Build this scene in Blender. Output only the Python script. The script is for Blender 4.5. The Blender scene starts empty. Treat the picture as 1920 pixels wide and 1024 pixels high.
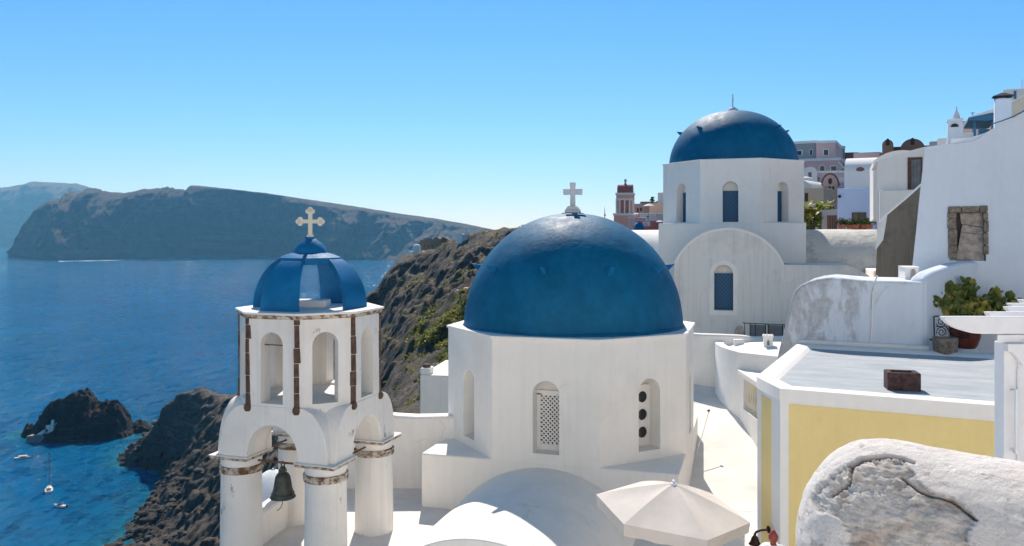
import bpy, bmesh, math, random
import numpy as np
from mathutils import Vector, Matrix
R = math.radians
random.seed(7)
rng = np.random.default_rng(11)
S = bpy.context.scene
COL = S.collection

# ------------------------------------------------------------------ camera
# origin of the world = the photographer's eye; +Y looks over the domes, the sea lies 100 m below
FPX, CX, HZ = 1500.0, 960.0, 445.0
cam = bpy.data.cameras.new('camera')
cam.sensor_width = 36.0
cam.lens = 36.0 * FPX / 1920.0
cam.shift_y = -(512.0 - HZ) / 1920.0
cam.clip_start, cam.clip_end = 0.1, 60000
cam_ob = bpy.data.objects.new('camera', cam)
cam_ob.rotation_euler = (R(90), 0, 0)
COL.objects.link(cam_ob)
S.camera = cam_ob

# ------------------------------------------------------------------ sky, sun, exposure
SUN_EL, SUN_AZ = 46.5, -3.0            # azimuth from +Y, negative = to the left
w = bpy.data.worlds.new('World'); S.world = w; w.use_nodes = True
nt = w.node_tree
bg = nt.nodes['Background']
sky = nt.nodes.new('ShaderNodeTexSky')
sky.sky_type = 'NISHITA'; sky.sun_disc = False
sky.sun_elevation = R(SUN_EL); sky.sun_rotation = R(SUN_AZ)
sky.altitude = 100; sky.air_density = 1.0; sky.dust_density = 0.05; sky.ozone_density = 2.6
def mul(sock, c):
    t = nt.nodes.new('ShaderNodeMix'); t.data_type = 'RGBA'; t.blend_type = 'MULTIPLY'; t.inputs[0].default_value = 1.0
    nt.links.new(sock, t.inputs[6]); t.inputs[7].default_value = (*c, 1); return t.outputs[2]
sep, com = nt.nodes.new('ShaderNodeSeparateColor'), nt.nodes.new('ShaderNodeCombineColor')                 # the clear, deep blue of the photograph's air
nt.links.new(mul(sky.outputs[0], (0.1, 0.1, 0.1)), sep.inputs[0])
for k, e_ in enumerate((1.4, 1.05, 1.3)):
    pw_ = nt.nodes.new('ShaderNodeMath'); pw_.operation = 'POWER'; pw_.inputs[1].default_value = e_
    nt.links.new(sep.outputs[k], pw_.inputs[0]); nt.links.new(pw_.outputs[0], com.inputs[k])
nt.links.new(mul(com.outputs[0], (4.45, 5.65, 8.8)), bg.inputs[0])
bg.inputs[1].default_value = 0.11
sl = bpy.data.lights.new('sun', 'SUN'); sl.energy = 3.75; sl.angle = R(0.5); sl.color = (1, 0.94, 0.86)
so = bpy.data.objects.new('sun', sl); COL.objects.link(so)
sdir = Vector((math.sin(R(SUN_AZ)) * math.cos(R(SUN_EL)), math.cos(R(SUN_AZ)) * math.cos(R(SUN_EL)), math.sin(R(SUN_EL))))
so.rotation_euler = sdir.to_track_quat('Z', 'Y').to_euler()
so.location = (0, 0, 60)
S.view_settings.view_transform = 'Standard'; S.view_settings.look = 'None'
S.view_settings.gamma = 1.0; S.view_settings.exposure = 0.68
S.view_settings.use_curve_mapping = False
S.cycles.max_bounces = 8; S.cycles.diffuse_bounces = 4
S.cycles.sample_clamp_indirect = 6.0

# ------------------------------------------------------------------ small maths
def spot(px, py, Y):                    # a real point seen at that pixel of the 1920 px photo, Y metres away
    return Vector(((px - CX) / FPX * Y, Y, (HZ - py) / FPX * Y))
def on_level(px, py, z):
    Y = z * FPX / (HZ - py)
    return Vector(((px - CX) / FPX * Y, Y, z))
def on_wall(px, py, P0, rot):           # local (x, z) on the vertical plane through P0 whose x axis is turned by rot degrees
    c, s = math.cos(R(rot)), math.sin(R(rot)); k = (px - CX) / FPX
    u = (k * P0[1] - P0[0]) / (c - k * s)
    return u, (HZ - py) / FPX * (P0[1] + u * s) - P0[2]
def dv(a, r=1.0):                       # a = 0 faces the viewer (-y), positive turns to +x
    return (math.sin(R(a)) * r, -math.cos(R(a)) * r)
def hash3(ix, iy, iz, seed):
    h = (ix * 374761393 + iy * 668265263 + iz * 2147483647 + seed * 1274126177) & 0xFFFFFFFF
    h = ((h ^ (h >> 13)) * 1274126177) & 0xFFFFFFFF
    h = (h ^ (h >> 16)) & 0xFFFFFFFF
    return h / 4294967295.0
def vnoise(P, seed=0):
    P = np.asarray(P, float); i = np.floor(P).astype(np.int64); f = P - i; f = f * f * (3 - 2 * f)
    o = 0
    for dx in (0, 1):
        for dy in (0, 1):
            for dz in (0, 1):
                wgt = (f[:, 0] if dx else 1 - f[:, 0]) * (f[:, 1] if dy else 1 - f[:, 1]) * (f[:, 2] if dz else 1 - f[:, 2])
                o = o + wgt * hash3(i[:, 0] + dx, i[:, 1] + dy, i[:, 2] + dz, seed)
    return o * 2 - 1
def fbm(P, octs=4, seed=0, ridged=False, gain=0.5):
    P = np.asarray(P, float); a, o, t = 1.0, 0, 0
    for k in range(octs):
        n = vnoise(P * 2 ** k + 17.3 * k, seed + k)
        if ridged: n = 1 - 2 * np.abs(n)
        o = o + a * n; t += a; a *= gain
    return o / t

# ------------------------------------------------------------------ mesh building
class MB:
    def __init__(s): s.v, s.f = [], []
    def add(s, verts, faces):
        b = len(s.v); s.v += [tuple(p) for p in verts]; s.f += [tuple(i + b for i in f) for f in faces]; return s
    def box(s, x0, x1, y0, y1, z0, z1, M=None):
        p = [Vector((x, y, z)) for x in (x0, x1) for y in (y0, y1) for z in (z0, z1)]
        if M is not None: p = [M @ q for q in p]
        return s.add(p, [(0, 1, 3, 2), (4, 6, 7, 5), (0, 4, 5, 1), (2, 3, 7, 6), (0, 2, 6, 4), (1, 5, 7, 3)])
    def prism(s, poly, y0, y1, M=None):            # (x, z) outline pushed along y
        n = len(poly); p = [Vector((x, y0, z)) for x, z in poly] + [Vector((x, y1, z)) for x, z in poly]
        if M is not None: p = [M @ q for q in p]
        return s.add(p, [tuple(range(n)), tuple(range(2 * n - 1, n - 1, -1))] + [(i, (i + 1) % n, n + (i + 1) % n, n + i) for i in range(n)])
    def slab(s, poly, z0, z1):                     # (x, y) outline pushed up
        n = len(poly); p = [(x, y, z0) for x, y in poly] + [(x, y, z1) for x, y in poly]
        return s.add(p, [tuple(range(n - 1, -1, -1)), tuple(range(n, 2 * n))] + [(i, (i + 1) % n, n + (i + 1) % n, n + i) for i in range(n)])
    def lathe(s, prof, n=32, c=(0, 0, 0), a0=0.0, squash=1.0):
        v = []; m = len(prof)
        for r, z in prof:
            for k in range(n):
                a = a0 + 2 * math.pi * k / n
                v.append((c[0] + r * math.cos(a), c[1] + r * math.sin(a) * squash, c[2] + z))
        f = [(i * n + k, i * n + (k + 1) % n, (i + 1) * n + (k + 1) % n, (i + 1) * n + k) for i in range(m - 1) for k in range(n)]
        if prof[0][0] > 1e-4: f.append(tuple(range(n - 1, -1, -1)))
        if prof[-1][0] > 1e-4: f.append(tuple((m - 1) * n + k for k in range(n)))
        return s.add(v, f)
    def tube(s, pts, r, n=8):
        pts = [Vector(p) for p in pts]; v = []; m = len(pts)
        for i, p in enumerate(pts):
            t = (pts[min(i + 1, m - 1)] - pts[max(i - 1, 0)]).normalized()
            a = t.orthogonal().normalized() if abs(t.z) > 0.99 else t.cross(Vector((0, 0, 1))).normalized()
            b = t.cross(a); rr = r[i] if isinstance(r, (list, tuple)) else r
            v += [p + (a * math.cos(2 * math.pi * k / n) + b * math.sin(2 * math.pi * k / n)) * rr for k in range(n)]
        f = [(i * n + k, i * n + (k + 1) % n, (i + 1) * n + (k + 1) % n, (i + 1) * n + k) for i in range(m - 1) for k in range(n)]
        return s.add(v, f + [tuple(range(n - 1, -1, -1)), tuple((m - 1) * n + k for k in range(n))])
    def grid(s, P):                                # P[i][j] -> point
        P = np.asarray(P, float); a, b = P.shape[:2]
        return s.add(P.reshape(-1, 3).tolist(), [(i * b + j, i * b + j + 1, (i + 1) * b + j + 1, (i + 1) * b + j) for i in range(a - 1) for j in range(b - 1)])
    def panel(s, o, ux, nin, x0, x1, z0, top, op=None, breaks=(), depth=0.3, back=True, flat=False):
        """a wall face from x0 to x1 (along ux from o) under the line top(x), with one arched opening op=(centre, half width, sill, spring)"""
        o, ux, nin = Vector(o), Vector(ux), Vector(nin); tp = top if callable(top) else (lambda x: top)
        P = lambda x, z, d=0.0: o + ux * x + nin * d + Vector((0, 0, z))
        q = lambda *p: s.add(p, [tuple(range(len(p)))])
        def cols(xs):
            for a, b in zip(xs[:-1], xs[1:]): q(P(a, z0), P(b, z0), P(b, tp(b)), P(a, tp(a)))
        if op is None:
            cols(sorted({x0, x1, *[b for b in breaks if x0 < b < x1]})); return s
        c, w_, zs, zp = op
        N = 1 if flat else 14
        if flat: arch = [(c - w_, zp), (c + w_, zp)]
        else: arch = [(c - w_ * math.cos(math.pi * k / N), zp + w_ * math.sin(math.pi * k / N)) for k in range(N + 1)]
        cols(sorted({x0, c - w_, *[b for b in breaks if x0 < b < c - w_]}))
        cols(sorted({c + w_, x1, *[b for b in breaks if c + w_ < b < x1]}))
        if zs > z0 + 1e-4: q(P(c - w_, z0), P(c + w_, z0), P(c + w_, zs), P(c - w_, zs))
        for (a, za), (b, zb) in zip(arch[:-1], arch[1:]): q(P(a, za), P(b, zb), P(b, tp(b)), P(a, tp(a)))
        ring = [(c - w_, zs)] + arch + [(c + w_, zs)]
        for (a, za), (b, zb) in zip(ring, ring[1:] + ring[:1]): q(P(a, za), P(b, zb), P(b, zb, depth), P(a, za, depth))
        if back: q(*[P(a, z, depth) for a, z in ring])
        return s
    def build(s, name, mat, parent=None, loc=None, smooth=35, bevel=0.0, merge=True, seg=2, kind=None):
        me = bpy.data.meshes.new(name)
        me.from_pydata(s.v, [], s.f)
        if merge:
            bm = bmesh.new(); bm.from_mesh(me)
            bmesh.ops.remove_doubles(bm, verts=bm.verts, dist=1e-4)
            bmesh.ops.recalc_face_normals(bm, faces=bm.faces)
            bm.to_mesh(me); bm.free()
        me.materials.append(mat)
        if smooth: me.shade_smooth(); me.set_sharp_from_angle(angle=R(smooth))
        o = bpy.data.objects.new(name, me); COL.objects.link(o)
        if parent is not None: o.parent = parent
        if loc is not None: o.location = loc
        if bevel:
            m = o.modifiers.new('round', 'BEVEL'); m.width = bevel; m.segments = seg; m.limit_method = 'ANGLE'; m.angle_limit = R(40)
            m.harden_normals = False
        if kind: o['kind'] = kind
        return o
def thing(name, label, cat, loc=(0, 0, 0), rot=0.0, group=None):
    o = bpy.data.objects.new(name, None); COL.objects.link(o); o.empty_display_size = 0.3
    o.location = loc; o.rotation_euler = (0, 0, R(rot)); return tag(o, label, cat, group)
def tag(o, label, cat, group=None):
    o['label'] = label; o['category'] = cat
    if group: o['group'] = group
    return o
def copy_tree(o, parent=None):
    c = o.copy(); COL.objects.link(c)
    if parent is not None: c.parent = parent
    for ch in list(o.children): copy_tree(ch, c)
    return c
def attr(o, name, vals):
    a = o.data.attributes.new(name, 'FLOAT', 'POINT'); a.data.foreach_set('value', np.asarray(vals, np.float32))

# ------------------------------------------------------------------ materials
class NT:
    def __init__(s, name, rough=0.8):
        s.m = bpy.data.materials.new(name); s.m.use_nodes = True; s.t = s.m.node_tree
        s.b = s.t.nodes['Principled BSDF']; s.b.inputs['Roughness'].default_value = rough
        s.tc = s.t.nodes.new('ShaderNodeTexCoord')
    def n(s, typ, **kw):
        x = s.t.nodes.new(typ)
        for k, v in kw.items():
            if k in x.inputs: s.set(x, k, v)
            else: setattr(x, k, v)
        return x
    def set(s, node, key, v):
        if isinstance(v, bpy.types.NodeSocket): s.t.links.new(v, node.inputs[key])
        else: node.inputs[key].default_value = v
    def noise(s, scale, detail=4, rough=0.55, stretch=None, dist=0.0):
        co = s.tc.outputs['Object']
        if stretch:
            mp = s.t.nodes.new('ShaderNodeMapping'); s.t.links.new(co, mp.inputs[0]); mp.inputs['Scale'].default_value = stretch; co = mp.outputs[0]
        x = s.t.nodes.new('ShaderNodeTexNoise'); s.t.links.new(co, x.inputs['Vector'])
        x.inputs['Scale'].default_value = scale; x.inputs['Detail'].default_value = detail; x.inputs['Roughness'].default_value = rough
        x.inputs['Distortion'].default_value = dist
        return x.outputs['Fac']
    def ramp(s, fac, lo, hi, a=0.0, b=1.0):
        x = s.t.nodes.new('ShaderNodeMapRange'); s.t.links.new(fac, x.inputs[0])
        for i, v in zip((1, 2, 3, 4), (lo, hi, a, b)): x.inputs[i].default_value = v
        return x.outputs[0]
    def math(s, op, a, b):
        x = s.t.nodes.new('ShaderNodeMath'); x.operation = op; s.set(x, 0, a); s.set(x, 1, b); return x.outputs[0]
    def mix(s, fac, a, b):
        x = s.t.nodes.new('ShaderNodeMix'); x.data_type = 'RGBA'
        for i, v in ((0, fac), (6, a), (7, b)):
            if isinstance(v, bpy.types.NodeSocket): s.t.links.new(v, x.inputs[i])
            else: x.inputs[i].default_value = (*v, 1) if isinstance(v, tuple) else v
        return x.outputs[2]
    def attr(s, name):
        x = s.t.nodes.new('ShaderNodeAttribute'); x.attribute_name = name; return x.outputs['Fac']
    def bump(s, h, strength=0.3, dist=0.02):
        x = s.t.nodes.new('ShaderNodeBump'); s.t.links.new(h, x.inputs['Height'])
        x.inputs['Strength'].default_value = strength; x.inputs['Distance'].default_value = dist
        s.t.links.new(x.outputs[0], s.b.inputs['Normal']); return s
    def col(s, c):
        if isinstance(c, tuple): s.b.inputs['Base Color'].default_value = (*c, 1)
        else: s.t.links.new(c, s.b.inputs['Base Color'])
        return s
def whitewash(name, base=(0.86, 0.825, 0.77), dirt=(0.55, 0.53, 0.50), amt=0.35, streak=0.16, bump=0.35, scale=1.0, chips=0.0):
    m = NT(name, 0.88)
    big = m.ramp(m.noise(0.9 * scale, 6, 0.62), 0.50, 0.78, 0, amt)
    st = m.ramp(m.noise(1.0 * scale, 5, 0.65, (9, 9, 0.35)), 0.50, 0.80, 0, streak)
    pat = m.ramp(m.noise(0.55 * scale, 7, 0.7, None, 0.8), 0.50, 0.515, 0, 0.10)                 # edges of newer coats of limewash
    c = m.mix(pat, base, tuple(0.80 * x for x in base)); c = m.mix(big, c, dirt); c = m.mix(st, c, tuple(0.80 * x for x in dirt))
    brush = m.ramp(m.noise(2.2 * scale, 3, 0.6, (5, 5, 1.2)), 0.3, 0.7, 0, 0.09); c = m.mix(brush, c, tuple(0.72 * x for x in base))
    sp = m.ramp(m.noise(22 * scale, 3, 0.55), 0.69, 0.76, 0, 0.3 * amt + 0.05)
    c = m.mix(sp, c, (0.3, 0.27, 0.24))
    vo = m.n('ShaderNodeTexVoronoi', feature='DISTANCE_TO_EDGE'); wv = m.n('ShaderNodeVectorMath', operation='ADD'); nz = m.n('ShaderNodeTexNoise')
    m.t.links.new(m.tc.outputs['Object'], nz.inputs['Vector']); nz.inputs['Scale'].default_value = 1.5; nz.inputs['Detail'].default_value = 5
    m.t.links.new(m.tc.outputs['Object'], wv.inputs[0]); m.t.links.new(nz.outputs['Color'], wv.inputs[1]); m.t.links.new(wv.outputs[0], vo.inputs['Vector']); vo.inputs['Scale'].default_value = 0.8 * scale
    ck = m.math('MULTIPLY', m.ramp(vo.outputs['Distance'], 0.003, 0.010, 1, 0), m.ramp(m.noise(0.7 * scale, 3, 0.5), 0.60, 0.70))
    c = m.mix(m.math('MULTIPLY', ck, 0.24), c, (0.32, 0.29, 0.26))
    if chips:
        cm = m.ramp(m.noise(3.1 * scale, 8, 0.74, (1, 1, 0.6)), 0.635, 0.66, 0, chips)
        c = m.mix(cm, c, m.mix(m.ramp(m.noise(14, 5, 0.7), 0.4, 0.6), (0.44, 0.39, 0.34), (0.20, 0.14, 0.10)))
        ru = m.ramp(m.noise(1.6, 6, 0.7, (4, 4, 0.5)), 0.60, 0.78, 0, 0.30 * chips); c = m.mix(ru, c, (0.50, 0.33, 0.20))
    m.col(c)
    h = m.math('ADD', m.noise(2.4 * scale, 3, 0.5), m.math('MULTIPLY', m.noise(34 * scale, 4, 0.6), 0.16)); h = m.math('SUBTRACT', h, m.math('MULTIPLY', ck, 0.3)); h = m.math('SUBTRACT', h, m.math('MULTIPLY', pat, 0.5))
    return m.bump(h, bump, 0.04).m
def paint(name, c, rough=0.6, var=0.15, scale=6.0, bump=0.15, metal=0.0, dist=0.01):
    m = NT(name, rough)
    m.col(m.mix(m.ramp(m.noise(scale, 5, 0.6), 0.35, 0.7), tuple(x * (1 - var) for x in c), tuple(min(1, x * (1 + var)) for x in c)))
    m.b.inputs['Metallic'].default_value = metal
    return m.bump(m.noise(scale * 4, 4, 0.6), bump, dist).m
MT = {}
MT['white'] = whitewash('whitewash')
MT['white_clean'] = whitewash('fresh_whitewash', (0.86, 0.825, 0.78), (0.66, 0.635, 0.60), 0.25, 0.15, 0.3)
MT['white_tower'] = whitewash('chipped_whitewash', (0.84, 0.80, 0.745), (0.55, 0.51, 0.46), 0.4, 0.3, 0.5, 1.0, 0.8)
MT['white_old'] = whitewash('weathered_whitewash', (0.78, 0.75, 0.70), (0.52, 0.50, 0.46), 0.75, 0.45, 0.55, 1.4)
MT['cement'] = whitewash('weathered_cement', (0.66, 0.64, 0.60), (0.27, 0.26, 0.25), 0.95, 0.3, 0.7, 2.3, 0.5)
MT['blue_wall'] = whitewash('pale_blue_whitewash', (0.66, 0.72, 0.80), (0.56, 0.60, 0.66), 0.4, 0.12, 0.4)
MT['stained'] = whitewash('stained_pale_blue_whitewash', (0.70, 0.745, 0.80), (0.50, 0.52, 0.55), 0.4, 0.12, 0.5, 1.1)
def stains(mat):                                                # grey weathering where the paint has washed off the end of the wall
    t = mat.node_tree; b_ = t.nodes['Principled BSDF']; src = b_.inputs['Base Color'].links[0].from_socket; m = NT.__new__(NT); m.m, m.t, m.b = mat, t, b_; m.tc = t.nodes.new('ShaderNodeTexCoord')
    sx = m.n('ShaderNodeSeparateXYZ'); t.links.new(m.tc.outputs['Object'], sx.inputs[0])
    e = m.math('ADD', m.ramp(sx.outputs[0], 0.1, 1.5, 0.16, -0.10), m.ramp(sx.outputs[2], -2.2, -0.8, -0.04, 0.05))
    k = m.ramp(m.math('ADD', m.noise(2.6, 7, 0.68, (1.3, 1, 0.55), 0.5), e), 0.50, 0.62)
    c = m.mix(m.math('MULTIPLY', k, 0.75), src, m.mix(m.ramp(m.noise(9, 5, 0.7), 0.35, 0.65), (0.30, 0.30, 0.30), (0.50, 0.495, 0.49)))
    t.links.new(c, b_.inputs['Base Color'])
stains(MT['stained'])
MT['sky_house'] = whitewash('sky_blue_plaster', (0.48, 0.60, 0.85), (0.42, 0.52, 0.75), 0.2, 0.1, 0.2)
def floor_mat():
    m = NT('terrace_cement', 0.9)
    c = m.mix(m.ramp(m.noise(0.8, 6, 0.65), 0.4, 0.72), (0.79, 0.755, 0.71), (0.60, 0.575, 0.54))
    c = m.mix(m.ramp(m.noise(9, 5, 0.7), 0.62, 0.75, 0, 0.35), c, (0.42, 0.40, 0.38))
    c = m.mix(m.ramp(m.noise(30, 2, 0.5), 0.72, 0.76, 0, 0.6), c, (0.2, 0.19, 0.18))
    return m.col(c).bump(m.noise(14, 5, 0.65), 0.35, 0.02).m
MT['floor'] = floor_mat()
def roof_mat():
    m = NT('grey_blue_roof_screed', 0.85)
    c = m.mix(m.ramp(m.noise(1.2, 6, 0.7, (1.0, 3.0, 1)), 0.38, 0.68), (0.31, 0.345, 0.375), (0.46, 0.485, 0.51))
    c = m.mix(m.ramp(m.noise(8, 6, 0.75, (0.6, 3.5, 1)), 0.5, 0.75, 0, 0.55), c, (0.21, 0.245, 0.28))
    return m.col(c).bump(m.noise(25, 4, 0.7), 0.4, 0.01).m
MT['roof'] = roof_mat()
def dome_mat(name, base, rough):
    m = NT(name, rough); m.b.inputs['Specular IOR Level'].default_value = 0.17
    c = m.mix(m.ramp(m.noise(2.2, 6, 0.65), 0.38, 0.7), base, tuple(x * 1.35 + 0.004 for x in base))
    c = m.mix(m.ramp(m.noise(1.3, 5, 0.65, (6, 6, 0.45)), 0.54, 0.78, 0, 0.5), c, tuple(x * 0.62 for x in base))
    c = m.mix(m.ramp(m.noise(16, 4, 0.65), 0.62, 0.74, 0, 0.22), c, tuple(x * 1.9 + 0.02 for x in base))
    m.col(c)
    rr = m.ramp(m.noise(5, 4, 0.6), 0.3, 0.7, rough - 0.06, rough + 0.1)
    m.t.links.new(rr, m.b.inputs['Roughness'])
    h = m.math('ADD', m.noise(2.6, 3, 0.5), m.math('MULTIPLY', m.noise(11, 4, 0.6), 0.35))
    return m.bump(h, 0.32, 0.045).m
MT['dome'] = dome_mat('blue_dome_paint', (0.001, 0.098, 0.20), 0.58)
MT['dome_bright'] = dome_mat('bright_blue_dome_paint', (0.002, 0.118, 0.28), 0.58)
MT['blue_wood'] = paint('dark_blue_painted_wood', (0.008, 0.05, 0.13), 0.5, 0.25, 12)
MT['teal_wood'] = paint('teal_painted_wood', (0.02, 0.16, 0.30), 0.55, 0.2, 12)
MT['brown_stone'] = paint('brown_lava_stone', (0.125, 0.07, 0.045), 0.9, 0.45, 9, 0.8, 0, 0.03)
MT['rust'] = paint('rusty_iron', (0.16, 0.075, 0.035), 0.85, 0.5, 14, 0.6)
def rustband():
    m = NT('rust_stained_plaster', 0.9)
    k = m.ramp(m.noise(7, 6, 0.7, (1, 1, 1.6)), 0.44, 0.58)
    c = m.mix(k, (0.62, 0.55, 0.45), (0.17, 0.085, 0.04))
    c = m.mix(m.ramp(m.noise(17, 3, 0.6), 0.6, 0.7, 0, 0.8), c, (0.05, 0.035, 0.03))
    return m.col(c).bump(m.noise(15, 5, 0.7), 0.8, 0.02).m
MT['rustband'] = rustband()
MT['bronze'] = paint('green_bronze', (0.075, 0.085, 0.072), 0.55, 0.35, 14, 0.4, 0.45)
MT['iron'] = paint('black_wrought_iron', (0.012, 0.013, 0.016), 0.5, 0.3, 20, 0.2, 0.4)
MT['dark_bronze'] = paint('dark_bronze', (0.045, 0.022, 0.012), 0.38, 0.3, 20, 0.2, 0.7)
MT['cream_stone'] = whitewash('cream_painted_stone', (0.72, 0.66, 0.54), (0.5, 0.45, 0.36), 0.5, 0.2, 0.4, 4)
MT['marble'] = whitewash('grey_veined_marble', (0.62, 0.63, 0.64), (0.36, 0.37, 0.38), 0.8, 0.3, 0.4, 6)
MT['yellow'] = whitewash('yellow_plaster', (0.84, 0.655, 0.285), (0.72, 0.545, 0.225), 0.5, 0.15, 0.25)
MT['pink'] = whitewash('pink_plaster', (0.72, 0.47, 0.45), (0.62, 0.41, 0.39), 0.5, 0.2, 0.2)
MT['pale_pink'] = whitewash('pale_pink_plaster', (0.66, 0.52, 0.52), (0.55, 0.45, 0.45), 0.5, 0.2, 0.2)
MT['orange'] = whitewash('orange_plaster', (0.90, 0.42, 0.29), (0.76, 0.35, 0.25), 0.5, 0.2, 0.2)
MT['maroon'] = whitewash('maroon_plaster', (0.42, 0.14, 0.125), (0.34, 0.11, 0.10), 0.5, 0.2, 0.2)
MT['beige'] = whitewash('beige_plaster', (0.82, 0.60, 0.42), (0.68, 0.50, 0.35), 0.5, 0.2, 0.3)
MT['mauve'] = whitewash('mauve_grey_plaster', (0.36, 0.34, 0.36), (0.28, 0.26, 0.28), 0.5, 0.2, 0.4)
MT['brown_render'] = whitewash('brown_render', (0.20, 0.125, 0.10), (0.15, 0.1, 0.08), 0.6, 0.3, 0.4)
MT['rough_brown'] = whitewash('rough_unpainted_render', (0.20, 0.165, 0.125), (0.085, 0.072, 0.055), 0.95, 0.5, 1.0, 2.2, 0.6)
MT['terracotta'] = paint('terracotta', (0.32, 0.10, 0.05), 0.75, 0.3, 8, 0.3)
MT['glazed'] = paint('dark_red_glazed_clay', (0.13, 0.028, 0.018), 0.35, 0.4, 7, 0.3)
MT['pot_stone'] = paint('rough_brown_grey_stone', (0.26, 0.21, 0.165), 0.95, 0.45, 14, 1.0, 0, 0.03)
MT['red_stone'] = paint('dark_red_tuff_stone', (0.10, 0.055, 0.05), 0.95, 0.5, 16, 1.0, 0, 0.03)
MT['canvas'] = paint('pale_beige_canvas', (0.62, 0.565, 0.52), 0.9, 0.06, 3, 0.3)
MT['white_canvas'] = paint('white_canvas', (0.78, 0.79, 0.80), 0.9, 0.05, 3, 0.2)
MT['white_paint'] = paint('white_gloss_paint', (0.78, 0.78, 0.80), 0.4, 0.05, 5, 0.12)
MT['old_wood'] = paint('grey_weathered_wood', (0.36, 0.31, 0.275), 0.9, 0.35, 9, 0.6)
MT['grey_panel'] = paint('dull_grey_painted_boards', (0.17, 0.18, 0.195), 0.8, 0.2, 6, 0.3)
MT['red_wood'] = paint('red_brown_varnished_wood', (0.26, 0.04, 0.025), 0.45, 0.25, 8, 0.2)
MT['brown_wood'] = paint('brown_wood', (0.11, 0.055, 0.035), 0.8, 0.35, 9, 0.4)
MT['dark'] = paint('dark_interior', (0.012, 0.012, 0.014), 0.6, 0.3, 5, 0.1)
MT['pane'] = paint('dark_window_glass', (0.018, 0.02, 0.024), 0.12, 0.2, 5, 0.02)
MT['tan_castle'] = whitewash('tan_ruin_masonry', (0.27, 0.185, 0.125), (0.17, 0.12, 0.085), 0.8, 0.4, 1.0, 0.6)
MT['grey_castle'] = whitewash('grey_ruin_masonry', (0.22, 0.20, 0.19), (0.13, 0.12, 0.115), 0.8, 0.4, 1.0, 0.6)
def leaf_mat(name, a, b, sc=7):
    m = NT(name, 0.55); c = m.mix(m.ramp(m.noise(sc, 4, 0.6), 0.35, 0.65), a, b); m.col(c)
    tr = m.n('ShaderNodeBsdfTranslucent'); m.t.links.new(c, tr.inputs[0]); mx = m.n('ShaderNodeMixShader'); mx.inputs[0].default_value = 0.42
    m.t.links.new(m.b.outputs[0], mx.inputs[1]); m.t.links.new(tr.outputs[0], mx.inputs[2]); m.t.links.new(mx.outputs[0], m.t.nodes['Material Output'].inputs[0])
    return m.m
MT['leaf'] = leaf_mat('green_leaves', (0.08, 0.13, 0.025), (0.22, 0.27, 0.06))
MT['leaf_yellow'] = leaf_mat('yellow_green_leaves', (0.28, 0.27, 0.05), (0.55, 0.46, 0.10))
MT['leaf_dark'] = leaf_mat('dark_green_leaves', (0.025, 0.06, 0.015), (0.06, 0.10, 0.025))
MT['stem'] = paint('brown_stem', (0.07, 0.05, 0.03), 0.9, 0.3, 9, 0.4)
MT['scrub'] = paint('olive_scrub_leaves', (0.085, 0.095, 0.03), 0.8, 0.6, 0.12, 0.1)

def lattice_mat():
    m = NT('blue_lattice_wood', 0.5); hs = []
    for a in (45, -45):
        mp = m.n('ShaderNodeMapping'); m.t.links.new(m.tc.outputs['Object'], mp.inputs[0]); mp.inputs['Rotation'].default_value = (0, R(a), 0)
        w_ = m.n('ShaderNodeTexWave'); m.t.links.new(mp.outputs[0], w_.inputs[0]); w_.inputs['Scale'].default_value = 3.4; w_.bands_direction = 'X'; hs.append(m.ramp(w_.outputs['Fac'], 0.45, 0.6))
    k = m.math('MAXIMUM', hs[0], hs[1])
    m.col(m.mix(k, (0.003, 0.045, 0.10), (0.006, 0.10, 0.21)))
    return m.bump(k, 0.6, 0.01).m
MT['blue_lattice'] = lattice_mat()
# ------------------------------------------------------------------ terrain: the caldera slope below and beyond the terraces
SEA = -100.0
ctl = []
def cp(px, py, Y): ctl.append(tuple(spot(px, py, Y)))
def cz(x, y, z): ctl.append((x, y, z))
ridge = [(1180, 424, 250), (1080, 424, 245), (980, 426, 242), (940, 428, 243), (900, 433, 247), (862, 444, 258), (845, 449, 268), (815, 470, 280), (770, 478, 285), (745, 490, 287), (722, 517, 292),
         (705, 545, 300), (690, 553, 302), (640, 596, 310), (560, 662, 322), (500, 706, 328), (450, 735, 334), (415, 740, 338), (372, 729, 342), (330, 742, 346),
         (303, 764, 350), (287, 800, 354), (262, 822, 358), (232, 846, 364)]
for p in ridge: cp(*p)
for px, py, Y in ridge[3:]:                                   # far side drops to the open sea
    q = spot(px, py, Y); f = min(1, max(0.15, (q.z + 100) / 60))
    cz(q.x - 10 - 12 * f, q.y + 14 + 38 * f, -101); cz(q.x - 20 - 15 * f, q.y + 30 + 55 * f, -110)
for px, py in [(222, 858), (258, 878), (290, 882), (304, 905), (282, 940), (240, 985), (200, 1024), (150, 1075), (95, 1135), (20, 1230)]:
    q = on_level(px, py, SEA); cz(q.x, q.y, SEA)
    n = 9 if px > 215 else 12
    cz(q.x - n, q.y - 3, -104); cz(q.x - 30, q.y - 12, -112)
for p in [(330, 800, 338), (300, 840, 345), (340, 840, 330), (380, 790, 326), (420, 775, 322), (440, 800, 305), (400, 850, 300), (350, 880, 312), (310, 882, 338), (330, 895, 312), (420, 860, 285),
          (330, 935, 285), (380, 920, 272), (430, 930, 250), (300, 985, 266), (260, 1018, 262), (380, 980, 245), (420, 1010, 226), (330, 1040, 240), (430, 1080, 190)]: cp(*p)
for p in [(750, 790, 88), (750, 700, 140), (750, 620, 200), (750, 550, 252), (725, 600, 240), (720, 780, 118), (710, 690, 185), (700, 600, 262), (830, 700, 98), (800, 640, 150), (830, 600, 152), (860, 560, 185),
          (810, 560, 215), (870, 500, 222), (800, 510, 258), (930, 460, 228), (960, 520, 170), (640, 720, 230), (560, 760, 260), (600, 850, 180), (560, 950, 150), (660, 800, 160)]: cp(*p)
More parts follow.
